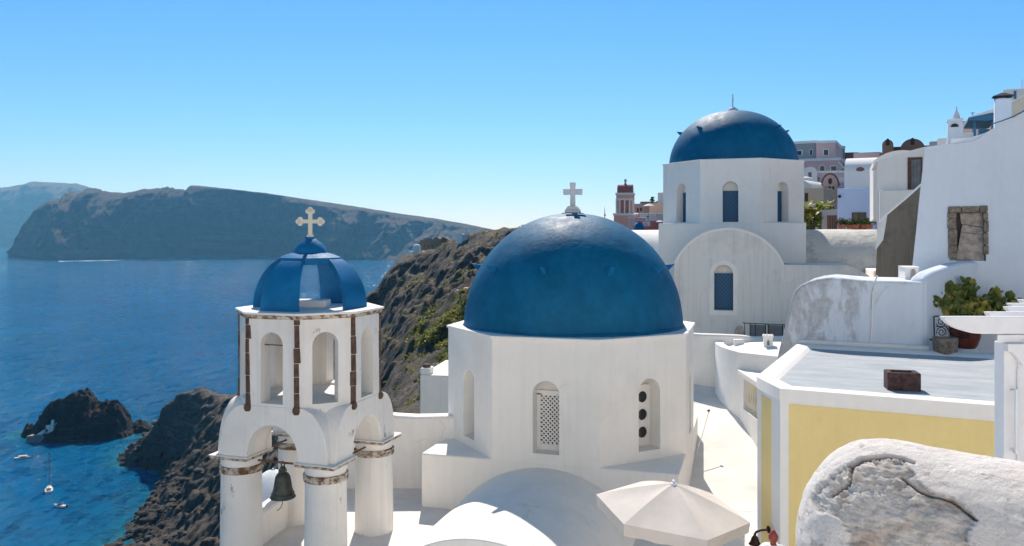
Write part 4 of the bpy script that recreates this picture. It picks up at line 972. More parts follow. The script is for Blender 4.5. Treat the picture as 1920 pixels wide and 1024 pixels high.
# ------------------------------------------------------------------ tall pale-blue house at the right edge
PF = (9.09, 15.5, 0.0); rF = -24.0
Fw = lambda px, py: on_wall(px, py, PF, rF)
tl = [Fw(*p) for p in [(1706, 560), (1711, 495), (1717, 440), (1724, 370), (1730, 315), (1735, 276), (1760, 272), (1800, 268), (1826, 263), (1838, 257), (1850, 248), (1880, 231), (1920, 210), (1990, 172), (2060, 140)]]
xs_, zs_ = [p[0] for p in tl], [p[1] for p in tl]
th_ = thing('tall_house', 'tall pale-blue house wall with one broken boarded window, at the right edge', 'house', PF, rF)
mb = MB(); wl0, wr0, wt, wb = Fw(1780, 392), Fw(1849, 392), Fw(1815, 389)[1], Fw(1815, 489)[1]
op = ((wl0[0] + wr0[0]) / 2, (wr0[0] - wl0[0]) / 2, wb, wt)
mb.panel((0, 0, 0), (1, 0, 0), (0, 1, 0), xs_[0], xs_[-1], -4, lambda x: float(np.interp(x, xs_, zs_)), op, xs_, depth=0.16, flat=True)
mb.grid([[(x + 0.12 * y, y, zz) for x, zz in zip(xs_, zs_)] for y in (0, 0.5, 4.0)])
mb.build('wall', MT['blue_wall'], th_, smooth=0)
mb = MB(); n_ = len(xs_)
cap = [(x, zz) for x, zz in zip(xs_, zs_)][5:]
mb.prism(cap + [(x, zz - 0.03) for x, zz in cap[::-1]], -0.02, 0.35); mb.build('coping', MT['blue_wall'], th_, bevel=0.01)
wn = MB()
fx0, fx1 = op[0] - op[1], op[0] + op[1]
def stones(mb_, x0, x1, z0, z1, vert):
    t = 0
    L_ = (z1 - z0) if vert else (x1 - x0)
    while t < L_ - 0.02:
        s1 = min(L_, t + random.uniform(0.16, 0.34)); g = 0.006; j = random.uniform(-0.012, 0.012)
        if vert: mb_.box(x0 + j, x1 + j, -0.03 - random.random() * 0.02, 0.13, z0 + t + g, z0 + s1 - g)
        else: mb_.box(x0 + t + g, x0 + s1 - g, -0.03 - random.random() * 0.02, 0.13, z0 + j, z1 + j)
        t = s1
stones(wn, fx0 - 0.03, fx0 + 0.125, wb + 0.05, wt - 0.09, True); stones(wn, fx1 - 0.05, fx1 + 0.03, wb + 0.12, wt - 0.09, True); stones(wn, fx0 - 0.03, fx1 + 0.03, wt - 0.085, wt + 0.03, False)
wno = wn.build('window', MT['pot_stone'], th_, bevel=0.012)
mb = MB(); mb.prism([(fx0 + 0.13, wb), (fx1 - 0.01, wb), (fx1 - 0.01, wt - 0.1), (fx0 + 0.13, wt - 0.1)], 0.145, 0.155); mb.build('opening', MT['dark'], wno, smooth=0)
for i, (q, y) in enumerate([([(0.14, 0.02), (0.70, -0.01), (0.70, 0.50), (0.24, 0.56)], 0.07), ([(0.24, 0.565), (0.70, 0.505), (0.70, 0.64), (0.27, 0.71)], 0.09), ([(0.25, 0.72), (0.69, 0.65), (0.70, 0.93), (0.22, 0.93)], 0.115)]):
    mb = MB(); sx = (fx1 - fx0) / 0.73; szz = (wt - wb) / 1.04; mb.prism([(fx0 + a * sx, wb + b * szz) for a, b in q], y, y + 0.025); mb.build('board', MT['old_wood'], wno, bevel=0.004)

# ------------------------------------------------------------------ pots, plant, grille on the roof
def pot_at(px, py): return on_level(px, py, ZR - 0.055)
q = pot_at(1698, 733); sp = thing('stone_planter', 'square dark red stone trough standing on the flat grey-blue roof', 'planter', tuple(q + Vector((0.02, 0.14, 0))), RY + 12)
mb = MB(); o_, i_ = 0.205, 0.135; hh = 0.24
mb.grid([[(a * o_, b * o_ * 0.72, zz) for a, b in ((-1, -1), (1, -1), (1, 1), (-1, 1), (-1, -1))] for zz in (0, hh * 0.5, hh)] + [[(a * i_, b * i_ * 0.62, zz) for a, b in ((-1, -1), (1, -1), (1, 1), (-1, 1), (-1, -1))] for zz in (hh, 0.07)])
mb.add([(a * i_, b * i_ * 0.62, 0.07) for a, b in ((-1, -1), (1, -1), (1, 1), (-1, 1))], [(0, 1, 2, 3)])
mb.build('trough', MT['red_stone'], sp, bevel=0.018, smooth=0)
MB().box(-i_, i_, -i_ * 0.62, i_ * 0.62, 0.08, 0.11).build('soil', MT['stem'], sp)
q = pot_at(1784, 668); rp = thing('stone_pot', 'rough round grey stone mortar in front of the big red clay pot', 'pot', tuple(q + Vector((0, 0.2, 0))))
mb = MB(); mb.lathe([(0.17, 0.0), (0.195, 0.05), (0.20, 0.18), (0.205, 0.28), (0.19, 0.30), (0.135, 0.30), (0.12, 0.27), (0.10, 0.12)], 18); mb.lathe([(0.10, 0.119), (0.0, 0.12)], 18)
po = mb.build('bowl', MT['pot_stone'], rp, smooth=60)
for v_ in po.data.vertices: v_.co += Vector(v_.co).normalized() * float(vnoise([[v_.co.x * 9, v_.co.y * 9, v_.co.z * 9]])[0]) * 0.014
cpz = on_level(1824, 656, ZR - 0.055) + Vector((0.0, 0.25, 0))
cp_ = thing('potted_cactus', 'bushy green and yellow cactus plant in a big dark red clay pot', 'potted plant', tuple(cpz))
MB().lathe([(0.17, 0.0), (0.21, 0.06), (0.255, 0.2), (0.275, 0.36), (0.28, 0.47), (0.30, 0.48), (0.305, 0.53), (0.265, 0.53), (0.26, 0.47)], 40).build('pot', MT['glazed'], cp_, smooth=50)
mb = MB(); mb.lathe([(0.262, 0.46), (0.0, 0.48)], 24); mb.build('soil', MT['stem'], cp_)
def cactus_pad(mb, c, dirv_, up, r):
    d = Vector(dirv_).normalized(); s_ = d.cross(up).normalized(); n_ = s_.cross(d); P = []
    for i in range(7):
        t = i / 6; wv = math.sin(math.pi * min(1, t * 0.93 + 0.05)) ** 0.7 * r * 0.42; th2 = wv * 0.28 + 0.003
        P.append([Vector(c) + d * (t * r) + s_ * (wv * math.cos(a)) + n_ * (th2 * math.sin(a)) for a in np.linspace(0, 2 * math.pi, 9)])
    mb.grid(P); return Vector(c) + d * r
st = MB(); lf1, lf2 = MB(), MB(); rr = random.Random(5)
tips = []
for k in range(30):
    a = rr.uniform(0, 2 * math.pi); lean = rr.uniform(0.25, 1.0); hgt = rr.uniform(0.15, 0.75) * (1.15 - 0.55 * lean)
    ex_ = math.cos(a) * lean * 1.6; ey = math.sin(a) * lean * 0.36
    pts = [Vector((ex_ * 0.15 * t * 5 * (0.2) + ex_ * t ** 1.3 * 0.8, ey * t, 0.47 + hgt * t ** 0.8)) for t in (0, 0.25, 0.5, 0.75, 1)]
    st.tube(pts, [0.016, 0.014, 0.012, 0.01, 0.008], 6)
    for p in pts[1:]:
        for _ in range(10):
            dd = Vector((rr.uniform(-1, 1), rr.uniform(-0.8, 0.6), rr.uniform(-0.25, 1.0))); c_ = p + Vector((rr.uniform(-.07, .07), rr.uniform(-.06, .06), rr.uniform(-.05, .06)))
            cactus_pad(lf1 if rr.random() < 0.5 + 0.25 * (p.z > 0.8) else lf2, c_, dd, Vector((rr.uniform(-1, 1), rr.uniform(-1, 1), 0.3)), rr.choice((0.06, 0.09, 0.13, 0.17)))
for ex_, ez in ((-0.66, 0.98), (0.22, 1.12), (-0.14, 1.0), (0.62, 0.85), (-0.72, 0.62)):          # the three long arms that stand out
    pts = [Vector((ex_ * t, 0.02, 0.55 + (ez - 0.55) * t)) for t in (0, 0.35, 0.7, 1)]; st.tube(pts, 0.014, 6)
    for t in np.linspace(0.3, 1, 9):
        for _ in range(3): cactus_pad(lf1, Vector((ex_ * t + rr.uniform(-.03, .03), 0.02, 0.55 + (ez - 0.55) * t)), Vector((rr.uniform(-1, 1), rr.uniform(-.8, .3), rr.uniform(0, 1.2))), Vector((0.3, -1, 0.2)), rr.uniform(0.06, 0.12))
st.build('stem', MT['stem'], cp_); lf1.build('foliage', MT['leaf'], cp_, merge=False); f2 = lf2.build('yellow_foliage', MT['leaf_yellow'], cp_, merge=False)
gq = on_level(1752, 638, ZR); gz = Vector((gq.x, gq.y - 0.1, ZR))
gr = thing('iron_grille', 'black wrought-iron panel of scrolls leaning by the curved wall behind the pots', 'iron grille', tuple(spot(1752, 637, 14.45)), -2)
def bar(name, pts, r=0.008): MB().tube(pts, r, 6).build(name, MT['iron'], gr)
bar('frame_bar', [(0, 0, 0), (-0.01, 0, 0.42)], 0.012); bar('frame_bar', [(-0.08, 0, 0.0), (0.62, 0, 0.05)], 0.014); bar('frame_bar', [(-0.01, 0, 0.42), (0.60, 0, 0.46)], 0.012); bar('frame_bar', [(0.60, 0, 0.05), (0.60, 0, 0.46)], 0.012)
def scroll(cx_, cz_, r0, turns, a0, s_): return [(cx_ + r0 * (1 - 0.8 * t) * math.cos(a0 + s_ * turns * 2 * math.pi * t), 0, cz_ + r0 * (1 - 0.8 * t) * math.sin(a0 + s_ * turns * 2 * math.pi * t)) for t in np.linspace(0, 1, 30)]
for cx_, cz_ in ((0.12, 0.32), (0.13, 0.14), (0.34, 0.23), (0.49, 0.15), (0.47, 0.34)): bar('scroll', scroll(cx_, cz_, 0.095, 1.7, R(200 if cx_ < 0.2 else 60), 1 if cz_ > 0.2 else -1))
bar('scroll', [(0.03, 0, 0.24), (0.10, 0, 0.235), (0.20, 0, 0.25), (0.26, 0, 0.16), (0.33, 0, 0.07), (0.45, 0, 0.06)])
dw = on_level(1884, 697, ZR - 0.055)
dwt = thing('driftwood', 'gnarled dark piece of wood lying on the roof by the pergola post', 'driftwood', tuple(dw + Vector((0.02, 0.05, 0.0))))
MB().tube([(-0.13, 0, 0.03), (-0.05, 0.01, 0.05), (0.0, 0.02, 0.1), (0.06, 0.0, 0.13), (0.12, 0.0, 0.10)], [0.02, 0.04, 0.05, 0.035, 0.02], 9).build('log', MT['old_wood'], dwt, smooth=60)
MB().tube([(0.0, 0.02, 0.06), (0.03, -0.03, 0.03), (0.08, -0.06, 0.015)], [0.03, 0.025, 0.012], 8).build('branch', MT['old_wood'], dwt, smooth=60)

# ------------------------------------------------------------------ white pergola, right edge
YP = 7.2; pg = thing('pergola', 'white wooden pergola with scroll-cut rafters over a post and a handled gate', 'pergola', (4.6, YP, -5.2))
pb = lambda px, py, Y=YP: ((px - CX) / FPX * Y - 4.6, (HZ - py) / FPX * Y + 5.2)
def rafter(px0, Y, py_top, hgt, back=2.4):
    x, zt2 = pb(px0, py_top, Y); y = Y - YP; h_ = hgt
    prof = [(x, zt2), (x + back, zt2), (x + back, zt2 - h_)] + [(x + 0.34, zt2 - h_), (x + 0.26, zt2 - h_ * 0.96), (x + 0.17, zt2 - h_ * 0.80), (x + 0.11, zt2 - h_ * 0.66), (x + 0.05, zt2 - h_ * 0.42), (x + 0.012, zt2 - h_ * 0.2)]
    MB().prism(prof, y, y + 0.085).build('rafter', MT['white_paint'], pg, bevel=0.006)
rafter(1770, 7.2, 594, 0.155)
for px, Y, py in ((1853, 7.65, 585.5), (1889, 8.15, 576), (1895, 8.65, 569), (1915, 9.2, 562)): rafter(px, Y, py, 0.14)
x0, zc2 = pb(1870, 627); x1, zd = pb(1918, 643)
MB().slab([(x0, 0.005), (x1 + 0.1, 0.005), (x1 + 2.1, 2.3), (x0 + 2.0, 2.3)], zd, zc2 - 0.004).build('beam', MT['white_paint'], pg, bevel=0.006)
xp0, _ = pb(1884, 700); xp1, _ = pb(1916, 700)
MB().box(xp0, xp1 - 0.03, 0.015, 0.16, 0, zd - 0.002).build('post', MT['white_paint'], pg, bevel=0.006)
xa, za = pb(1884, 643)
MB().prism([(xa, zd - 0.003), (xa + 0.16, zd - 0.003), (xa + 0.16, zd - 0.2), (xa + 0.13, zd - 0.19), (xa + 0.10, zd - 0.14), (xa + 0.06, zd - 0.09), (xa + 0.002, zd - 0.07)], -0.045, 0.012).build('bracket', MT['white_paint'], pg, bevel=0.005)
xg0, _ = pb(1912, 700)
MB().box(xg0, xg0 + 0.5, 0.06, 0.11, 0, zd - 0.01).build('gate', MT['white_paint'], pg, bevel=0.006)
hx, hz0 = pb(1899, 848); _, hz1 = pb(1899, 728)
MB().tube([(hx, 0.012, hz0 + 0.02), (hx, -0.05, hz0), (hx, -0.05, hz1), (hx, 0.012, hz1 - 0.02)], 0.014, 10).build('handle', MT['white_paint'], pg)
cx2, _ = pb(1909, 700); MB().tube([(cx2, 0.0, 0.2), (cx2, 0.0, zd - 0.25), (cx2 + 0.02, -0.01, zd - 0.05), (cx2 + 0.06, -0.02, zd + 0.03)], 0.009, 8).build('conduit', MT['white_canvas'], pg)

# ------------------------------------------------------------------ curved white roof terrace beside the path
ZB = -2.80
plan = [on_level(px, py, ZB) for px, py in [(1385, 663)]]
pl2 = [(5.52, 19.45), (5.41, 19.95), (5.34, 20.5), (5.36, 21.1), (5.52, 21.7), (5.85, 22.2), (6.3, 22.5), (7.2, 22.7), (8.6, 22.7), (8.6, 18.2), (7.6, 18.2), (6.55, 18.55), (6.05, 18.95)]
ct2 = thing('curved_roof_house', 'white curved-walled house with a dished roof and tiny chimney, beside the path', 'house', (5.5, 19.5, -5.0))
q = [(x - 5.5, y - 19.5) for x, y in pl2][::-1]; q = q[::-1]
qi = inset([(x, y) for x, y in q[::-1]], 0.22)[::-1]
if abs(Vector(qi[0]).length) < 1e-9: pass
mb = MB(); hh = ZB + 5.0; rg = lambda poly, z_: [(x, y, z_) for x, y in poly] + [(poly[0][0], poly[0][1], z_)]
mb.grid([rg(q, -1.5), rg(q, hh - 0.02), rg([(x * 0.97 + 0.03 * a, y * 0.97 + 0.03 * b) for (x, y), (a, b) in zip(q, qi)], hh), rg(qi, hh), rg(qi, hh - 0.16)])
mb.build('wall', MT['white_clean'], ct2, smooth=50, bevel=0.0)
mb = MB(); cxm = sum(x for x, y in qi) / len(qi); cym = sum(y for x, y in qi) / len(qi); rows = []
for i in range(9):
    t = i / 8; rows.append([(cxm + (x - cxm) * t, cym + (y - cym) * t, hh - 0.14 + 0.20 * math.cos(t * math.pi / 2) ** 1.2) for x, y in qi + qi[:1]])
mb.grid(rows); mb.build('roof', MT['white_clean'], ct2, smooth=60)
mb = MB(); c_ = spot(1440, 648, 20.3) - Vector((5.5, 19.5, -5.0)); M = Matrix.Translation(c_) @ Matrix.Rotation(R(-14), 4, 'Z')
mb.panel(M @ Vector((0, -0.11, -0.1)), M.to_3x3() @ Vector((1, 0, 0)), M.to_3x3() @ Vector((0, 1, 0)), -0.11, 0.11, 0, 0.33, (0.0, 0.03, 0.12, 0.22), depth=0.15)
mb.box(-0.11, -0.108, -0.11, 0.13, -0.1, 0.23, M); mb.box(0.108, 0.11, -0.11, 0.13, -0.1, 0.23, M); mb.box(-0.13, 0.13, -0.125, 0.15, 0.23, 0.265, M)
for a in (-0.1, -0.035, 0.035, 0.1): mb.box(a - 0.018, a + 0.018, -0.12, -0.06, 0.265, 0.30, M)
mb.build('chimney', MT['white_clean'], ct2, smooth=0)
mb = MB(); c_ = spot(1385, 640, 21.2) - Vector((5.5, 19.5, -5.0)); mb.box(-0.13, 0.13, -0.1, 0.1, -0.25, 0.05, Matrix.Translation(c_)); mb.build('roof_step', MT['white_clean'], ct2, bevel=0.03)
# the lower wall with the baluster opening
bwl = thing('balustrade_wall', 'white path wall pierced by a short balustrade, next to the yellow house', 'wall', (5.52, 19.42, -5.0), 0)
bdir = Vector((5.42, 16.2, 0)) - Vector((5.52, 19.42, 0)); blen = bdir.length; ux = bdir.normalized(); nin = Vector((-ux.y, ux.x, 0))
if nin.x < 0: nin = -nin
zt3 = -3.2 + 5.0
mb = MB(); mb.panel((0, 0, 0), ux, nin, 0, blen, -1.5, zt3 - 0.1, (1.0, 0.62, 0.92, zt3 - 0.16), (), depth=0.2, flat=True)
mb.build('wall', MT['white_clean'], bwl, smooth=0)
Mr = Matrix([[ux.x, nin.x, 0, 0], [ux.y, nin.y, 0, 0], [0, 0, 1, 0], [0, 0, 0, 1]])
mb = MB(); mb.box(-0.05, blen, -0.05, 0.5, zt3 - 0.098, zt3, Mr); mb.build('coping', MT['white_clean'], bwl, bevel=0.015)
for k in range(6):
    c_ = Mr @ Vector((0.5 + 0.2 * k, 0.09, 0))
    MB().lathe([(0.045, 0.925), (0.045, 0.96), (0.028, 0.98), (0.05, 1.08), (0.045, 1.16), (0.026, 1.30), (0.04, 1.42), (0.04, 1.635)], 14, c_).build('baluster', MT['cream_stone'], bwl, smooth=60)
# old shutters and boards stacked against the facade
ys = 23.35
for px, py, wd, hg_, tilt, nm in ((1421, 626, 0.40, 0.26, 0, 'left'), (1454, 626, 0.38, 0.25, 3, 'right')):
    c_ = spot(px, py, ys); so2 = thing('old_shutter', 'grey window shutter leaning on the facade, ' + ('nearer the rounded board' if nm == 'left' else 'beside the stained wall'), 'shutter', tuple(c_ - Vector((0, 0, 0.12))), -17, 'old shutters stacked against the rear church')
    MB().box(-wd / 2, wd / 2, 0, 0.03, -0.15, hg_ + 0.12).build('panel', MT['grey_panel'], so2, bevel=0.005)
    MB().box(-wd / 2 - 0.03, -wd / 2 - 0.001, -0.012, 0.04, -0.15, hg_ + 0.14).build('stile', MT['brown_wood'], so2)
    MB().box(wd / 2 + 0.001, wd / 2 + 0.03, -0.012, 0.04, -0.15, hg_ + 0.14).build('stile', MT['dark'], so2)
c_ = spot(1386, 630, ys - 0.1); ab = thing('rounded_board', 'brown round-topped wooden board leaning on the facade left of the shutters', 'board', tuple(c_ - Vector((0, 0, 0.1))), -30)
MB().prism([(-0.14, -0.15), (0.14, -0.15)] + [(0.14 * math.cos(math.pi * i / 12), 0.16 + 0.24 * math.sin(math.pi * i / 12)) for i in range(13)], 0, 0.04).build('board', MT['old_wood'], ab)
rl = thing('iron_rail', 'thin dark iron rail above the stacked old shutters', 'rail', tuple(spot(1430, 607, ys - 0.25)), -17)
MB().tube([(-0.55, 0, 0.02), (-0.5, 0, 0.0), (0.6, 0, -0.01)], 0.012, 6).build('bar', MT['iron'], rl)
for a in (-0.5, -0.2, 0.6): MB().tube([(a, 0, 0), (a, 0, -0.55)], 0.010, 6).build('upright', MT['iron'], rl)

# cane with a dry tip leaning on the church
k0, k1 = spot(1306, 850, 17.0), spot(1329, 771, 17.9)
cn = thing('garden_cane', 'thin pale cane with a dark dry tip leaning at the right of the big church', 'cane', tuple(k0))
MB().tube([(0, 0, 0), (k1 - k0) * 0.5 + Vector((0.01, 0, 0)), (k1 - k0)], 0.009, 8).build('stick', MT['cream_stone'], cn)
mb = MB(); V2, F2 = [], []; leafball(V2, F2, tuple(k1 - k0), 0.032, 30, 0.02, 1.0); mb.v, mb.f = V2, F2; mb.build('tip', MT['stem'], cn, merge=False, smooth=0)

# ------------------------------------------------------------------ beige parasol on the lower terrace
UP = spot(1263, 906, 11.0)
um = thing('beige_parasol', 'open pale beige canvas parasol in front of the big church', 'parasol', (UP.x, UP.y, FL))
hz_u = UP.z - FL; Rr, drop = 1.05, 0.35; tiltM = Matrix.Translation((0, 0, hz_u)) @ Matrix.Rotation(R(5), 4, 'Y') @ Matrix.Rotation(R(2), 4, 'X')
MB().tube([(0, 0, -0.3), (0, 0, hz_u - 0.1)], 0.022, 10).build('pole', MT['old_wood'], um)
ns = 6; per = 14; a_off = R(-76)
def umb(t, a):
    seg = (a - a_off) / (2 * math.pi / ns); f = seg - math.floor(seg); k = math.sin(math.pi * f)      # 0 on a rib, 1 mid panel
    r = Rr * t * math.cos(math.pi / ns) / math.cos((f - 0.5) * 2 * math.pi / ns); zz = -drop * (0.75 * t + 0.25 * t * t) - 0.030 * math.sin(math.pi * t) * k
    return r, zz
P = []
for i in range(15):
    t = 0.03 + 0.97 * i / 14; row = []
    for j in range(ns * per + 1):
        a = a_off + 2 * math.pi * j / (ns * per); r, zz = umb(t, a); row.append(tiltM @ Vector((r * math.cos(a), r * math.sin(a), zz)))
    P.append(row)
MB().grid(P).build('canopy', MT['canvas'], um, smooth=20)
P = []
for i in range(5):
    t = i / 4; row = []
    for j in range(ns * per + 1):
        a = a_off + 2 * math.pi * j / (ns * per); r, zz = umb(1.0, a); seg = j / per; f = seg - math.floor(seg); k = math.sin(math.pi * f)
        rip = 0.010 * math.sin(17 * a + 3) * t + 0.02 * t * k
        row.append(tiltM @ Vector(((r - rip - 0.02 * t) * math.cos(a), (r - rip - 0.02 * t) * math.sin(a), zz - t * (0.15 + 0.025 * k) + 0.012 * t * math.sin(17 * a))))
    P.append(row)
MB().grid(P).build('valance', MT['canvas'], um, smooth=50)
MB().lathe([(0.05, -0.02), (0.045, 0.0), (0.02, 0.015), (0.018, 0.04), (0.0, 0.05)], 16, (0, 0, hz_u)).build('finial', MT['white_paint'], um)
for k in range(ns):
    a = a_off + 2 * math.pi * k / ns
    MB().tube([tiltM @ Vector((umb(t, a)[0] * math.cos(a), umb(t, a)[0] * math.sin(a), umb(t, a)[1] - 0.02)) for t in (0.05, 0.5, 0.99)], 0.009, 6).build('rib', MT['old_wood'], um)
UQ = spot(1450, 1020, 8.6)
u2 = thing('white_parasol', 'white parasol with a red wooden finial, cut by the bottom edge beside the yellow house', 'parasol', (UQ.x, UQ.y, FL))
h2 = UQ.z - FL
MB().tube([(0, 0, -0.3), (0, 0, h2)], 0.022, 8).build('pole', MT['red_wood'], u2)
MB().lathe([(0.03, -0.03), (0.035, 0.0), (0.028, 0.02), (0.05, 0.055), (0.052, 0.085), (0.035, 0.12), (0.012, 0.15), (0.0, 0.155)], 20, (0, 0, h2)).build('finial', MT['red_wood'], u2, smooth=60)
P = [[((0.03 + 0.33 * t) * (1 + 0.22 * t * math.cos(6 * a)) * math.cos(a), (0.03 + 0.33 * t) * (1 + 0.22 * t * math.cos(6 * a)) * math.sin(a), h2 - 0.005 - 0.03 * t - 0.62 * t ** 2.4 + 0.06 * t * math.cos(6 * a)) for a in np.linspace(0, 2 * math.pi, 61)] for t in np.linspace(0, 1, 12)]
MB().grid(P).build('canopy', MT['white_canvas'], u2, smooth=40)

# ------------------------------------------------------------------ the crumbling whitewashed wall end, nearest thing in the picture
e0 = Vector((1.765, 3.72, 0)); ed = Vector((0.8, -0.6, 0)).normalized(); en = Vector((-ed.y, ed.x, 0))
ncir, nst, nlv = 150, 300, 230; rowsP = []
zc0 = -0.955
for i in range(nlv):
    th2 = (math.pi / 2) * min(1.0, i / 170) ; low = max(0, i - 170) / (nlv - 171)
    wv = (0.42 * math.sin(th2) ** 0.85 + 0.03 * low) if i else 0.0; dz2 = -0.50 * (1 - math.cos(th2)) - 0.7 * low; row = []
    for j in range(nst + 1):                                     # back side coming in, round the end, then out along the front
        if j <= 40: s_ = 1.9 * (1 - j / 40); p = e0 + ed * s_ + en * wv; u_ = s_
        elif j <= 40 + ncir // 2:
            a = math.pi * (j - 40) / (ncir // 2); p = e0 + (en * math.cos(a) - ed * math.sin(a) * 1.0) * wv; u_ = 0
        else: u_ = 1.9 * (j - 40 - ncir // 2) / (nst - 40 - ncir // 2); p = e0 + ed * u_ - en * wv
        row.append((p.x, p.y, zc0 + dz2 - 0.03 * u_))
    rowsP.append(row)
G = np.array(rowsP); F3 = G.reshape(-1, 3)
cnt = G.mean(axis=1, keepdims=True); nrm = np.cross(np.gradient(G, axis=1).reshape(-1, 3), np.gradient(G, axis=0).reshape(-1, 3)); nrm /= np.maximum(np.linalg.norm(nrm, axis=1), 1e-9)[:, None]
axis = np.array(e0)[None, :2] + np.clip((F3[:, :2] - np.array(e0)[None, :2]) @ np.array(ed)[:2], 0, None)[:, None] * np.array(ed)[None, :2]
outw = np.concatenate([F3[:, :2] - axis, (F3[:, 2:] - (zc0 - 0.4)).clip(0)], 1); sgn = np.sign((nrm * outw).sum(1)); nrm *= np.where(sgn == 0, 1, sgn)[:, None]
ppx, ppy = pix(F3[:, 0], F3[:, 1], F3[:, 2])
jit = fbm(F3 * 6.0, 4, 81); jx, jy = jit * 22, fbm(F3 * 6.0 + 9, 4, 82) * 20
poly = [(1528, 925), (1552, 900), (1590, 872), (1610, 866), (1660, 858), (1700, 862), (1720, 885), (1745, 915), (1790, 928), (1815, 948), (1832, 970), (1812, 1010), (1830, 1100), (1600, 1100), (1590, 1020), (1570, 972), (1530, 962)]
def inside(x, y):
    o = np.zeros(len(x), bool); j = len(poly) - 1
    for i in range(len(poly)):
        xi, yi = poly[i]; xj, yj = poly[j]; c_ = ((yi > y) != (yj > y)) & (x < (xj - xi) * (y - yi) / (yj - yi + 1e-9) + xi); o ^= c_; j = i
    return o
front = ((F3[:, :2] - np.array(e0)[None, :2]) @ np.array(en)[:2]) < 0.16
ex_m = (inside(ppx + jx, ppy + jy) & front).astype(float)
crack = np.zeros(len(F3))
for cr in ([(1596, 872), (1612, 863), (1640, 858), (1665, 855), (1690, 858), (1716, 868)], [(1598, 872), (1592, 900), (1560, 925)], [(1693, 892), (1712, 905), (1728, 920), (1745, 927), (1765, 930), (1785, 935), (1810, 955), (1830, 972)]):
    for (xa_, ya_), (xb_, yb_) in zip(cr[:-1], cr[1:]):
        t = np.clip(((ppx + jx * .3 - xa_) * (xb_ - xa_) + (ppy + jy * .3 - ya_) * (yb_ - ya_)) / ((xb_ - xa_) ** 2 + (yb_ - ya_) ** 2), 0, 1)
        d_ = np.hypot(ppx + jx * .3 - xa_ - t * (xb_ - xa_), ppy + jy * .3 - ya_ - t * (yb_ - ya_)); crack = np.maximum(crack, np.clip(1.3 - d_ / 2.6, 0, 1) * front)
deep = ex_m * (0.006 + 0.011 * (fbm(F3 * 14, 5, 91, ridged=True)) + 0.008 * fbm(F3 * 38, 3, 92, ridged=True)) + crack * 0.026
disp = 0.010 * fbm(F3 * 5, 4, 95) + 0.005 * fbm(F3 * 22, 4, 96) - deep
F4 = F3 + nrm * disp[:, None]
mb = MB().grid(F4.reshape(G.shape))
def wall_end_mat():
    m = NT('crumbling_whitewash', 0.95); ex = m.attr('exposed'); ck = m.attr('crack')
    fl = m.ramp(m.noise(7, 7, 0.72, (1, 1, 2.0)), 0.60, 0.66)
    c = m.mix(m.ramp(m.noise(3.5, 6, 0.65), 0.35, 0.7), (0.80, 0.755, 0.715), (0.66, 0.60, 0.565))
    c = m.mix(m.math('MULTIPLY', fl, 0.7), c, (0.44, 0.34, 0.28))
    c = m.mix(m.ramp(m.noise(30, 5, 0.7), 0.62, 0.7, 0, 0.5), c, (0.30, 0.26, 0.24))
    mo = m.mix(m.ramp(m.noise(11, 7, 0.72), 0.34, 0.66), (0.42, 0.385, 0.35), (0.74, 0.68, 0.63))
    mo = m.mix(m.ramp(m.noise(5, 4, 0.6), 0.56, 0.66, 0, 0.5), mo, (0.36, 0.22, 0.14))
    mo = m.mix(m.ramp(m.noise(18, 4, 0.6), 0.60, 0.66, 0, 0.55), mo, (0.60, 0.59, 0.60))
    c = m.mix(ex, c, mo); c = m.mix(m.math('MULTIPLY', ck, 0.85), c, (0.05, 0.035, 0.03))
    m.col(c)
    h = m.math('ADD', m.math('MULTIPLY', m.noise(18, 7, 0.72), 1.0), m.math('MULTIPLY', m.noise(70, 4, 0.7), 0.3)); h = m.math('SUBTRACT', h, m.math('MULTIPLY', fl, 0.25))
    return m.bump(h, 0.9, 0.02).m
cw = mb.build('crumbling_wall', wall_end_mat(), smooth=0, merge=False)
for p_ in cw.data.polygons: p_.use_smooth = True
attr(cw, 'exposed', ex_m); attr(cw, 'crack', crack)
tag(cw, 'thick whitewashed wall end with cracked plaster and bare mortar, nearest the viewer', 'wall')
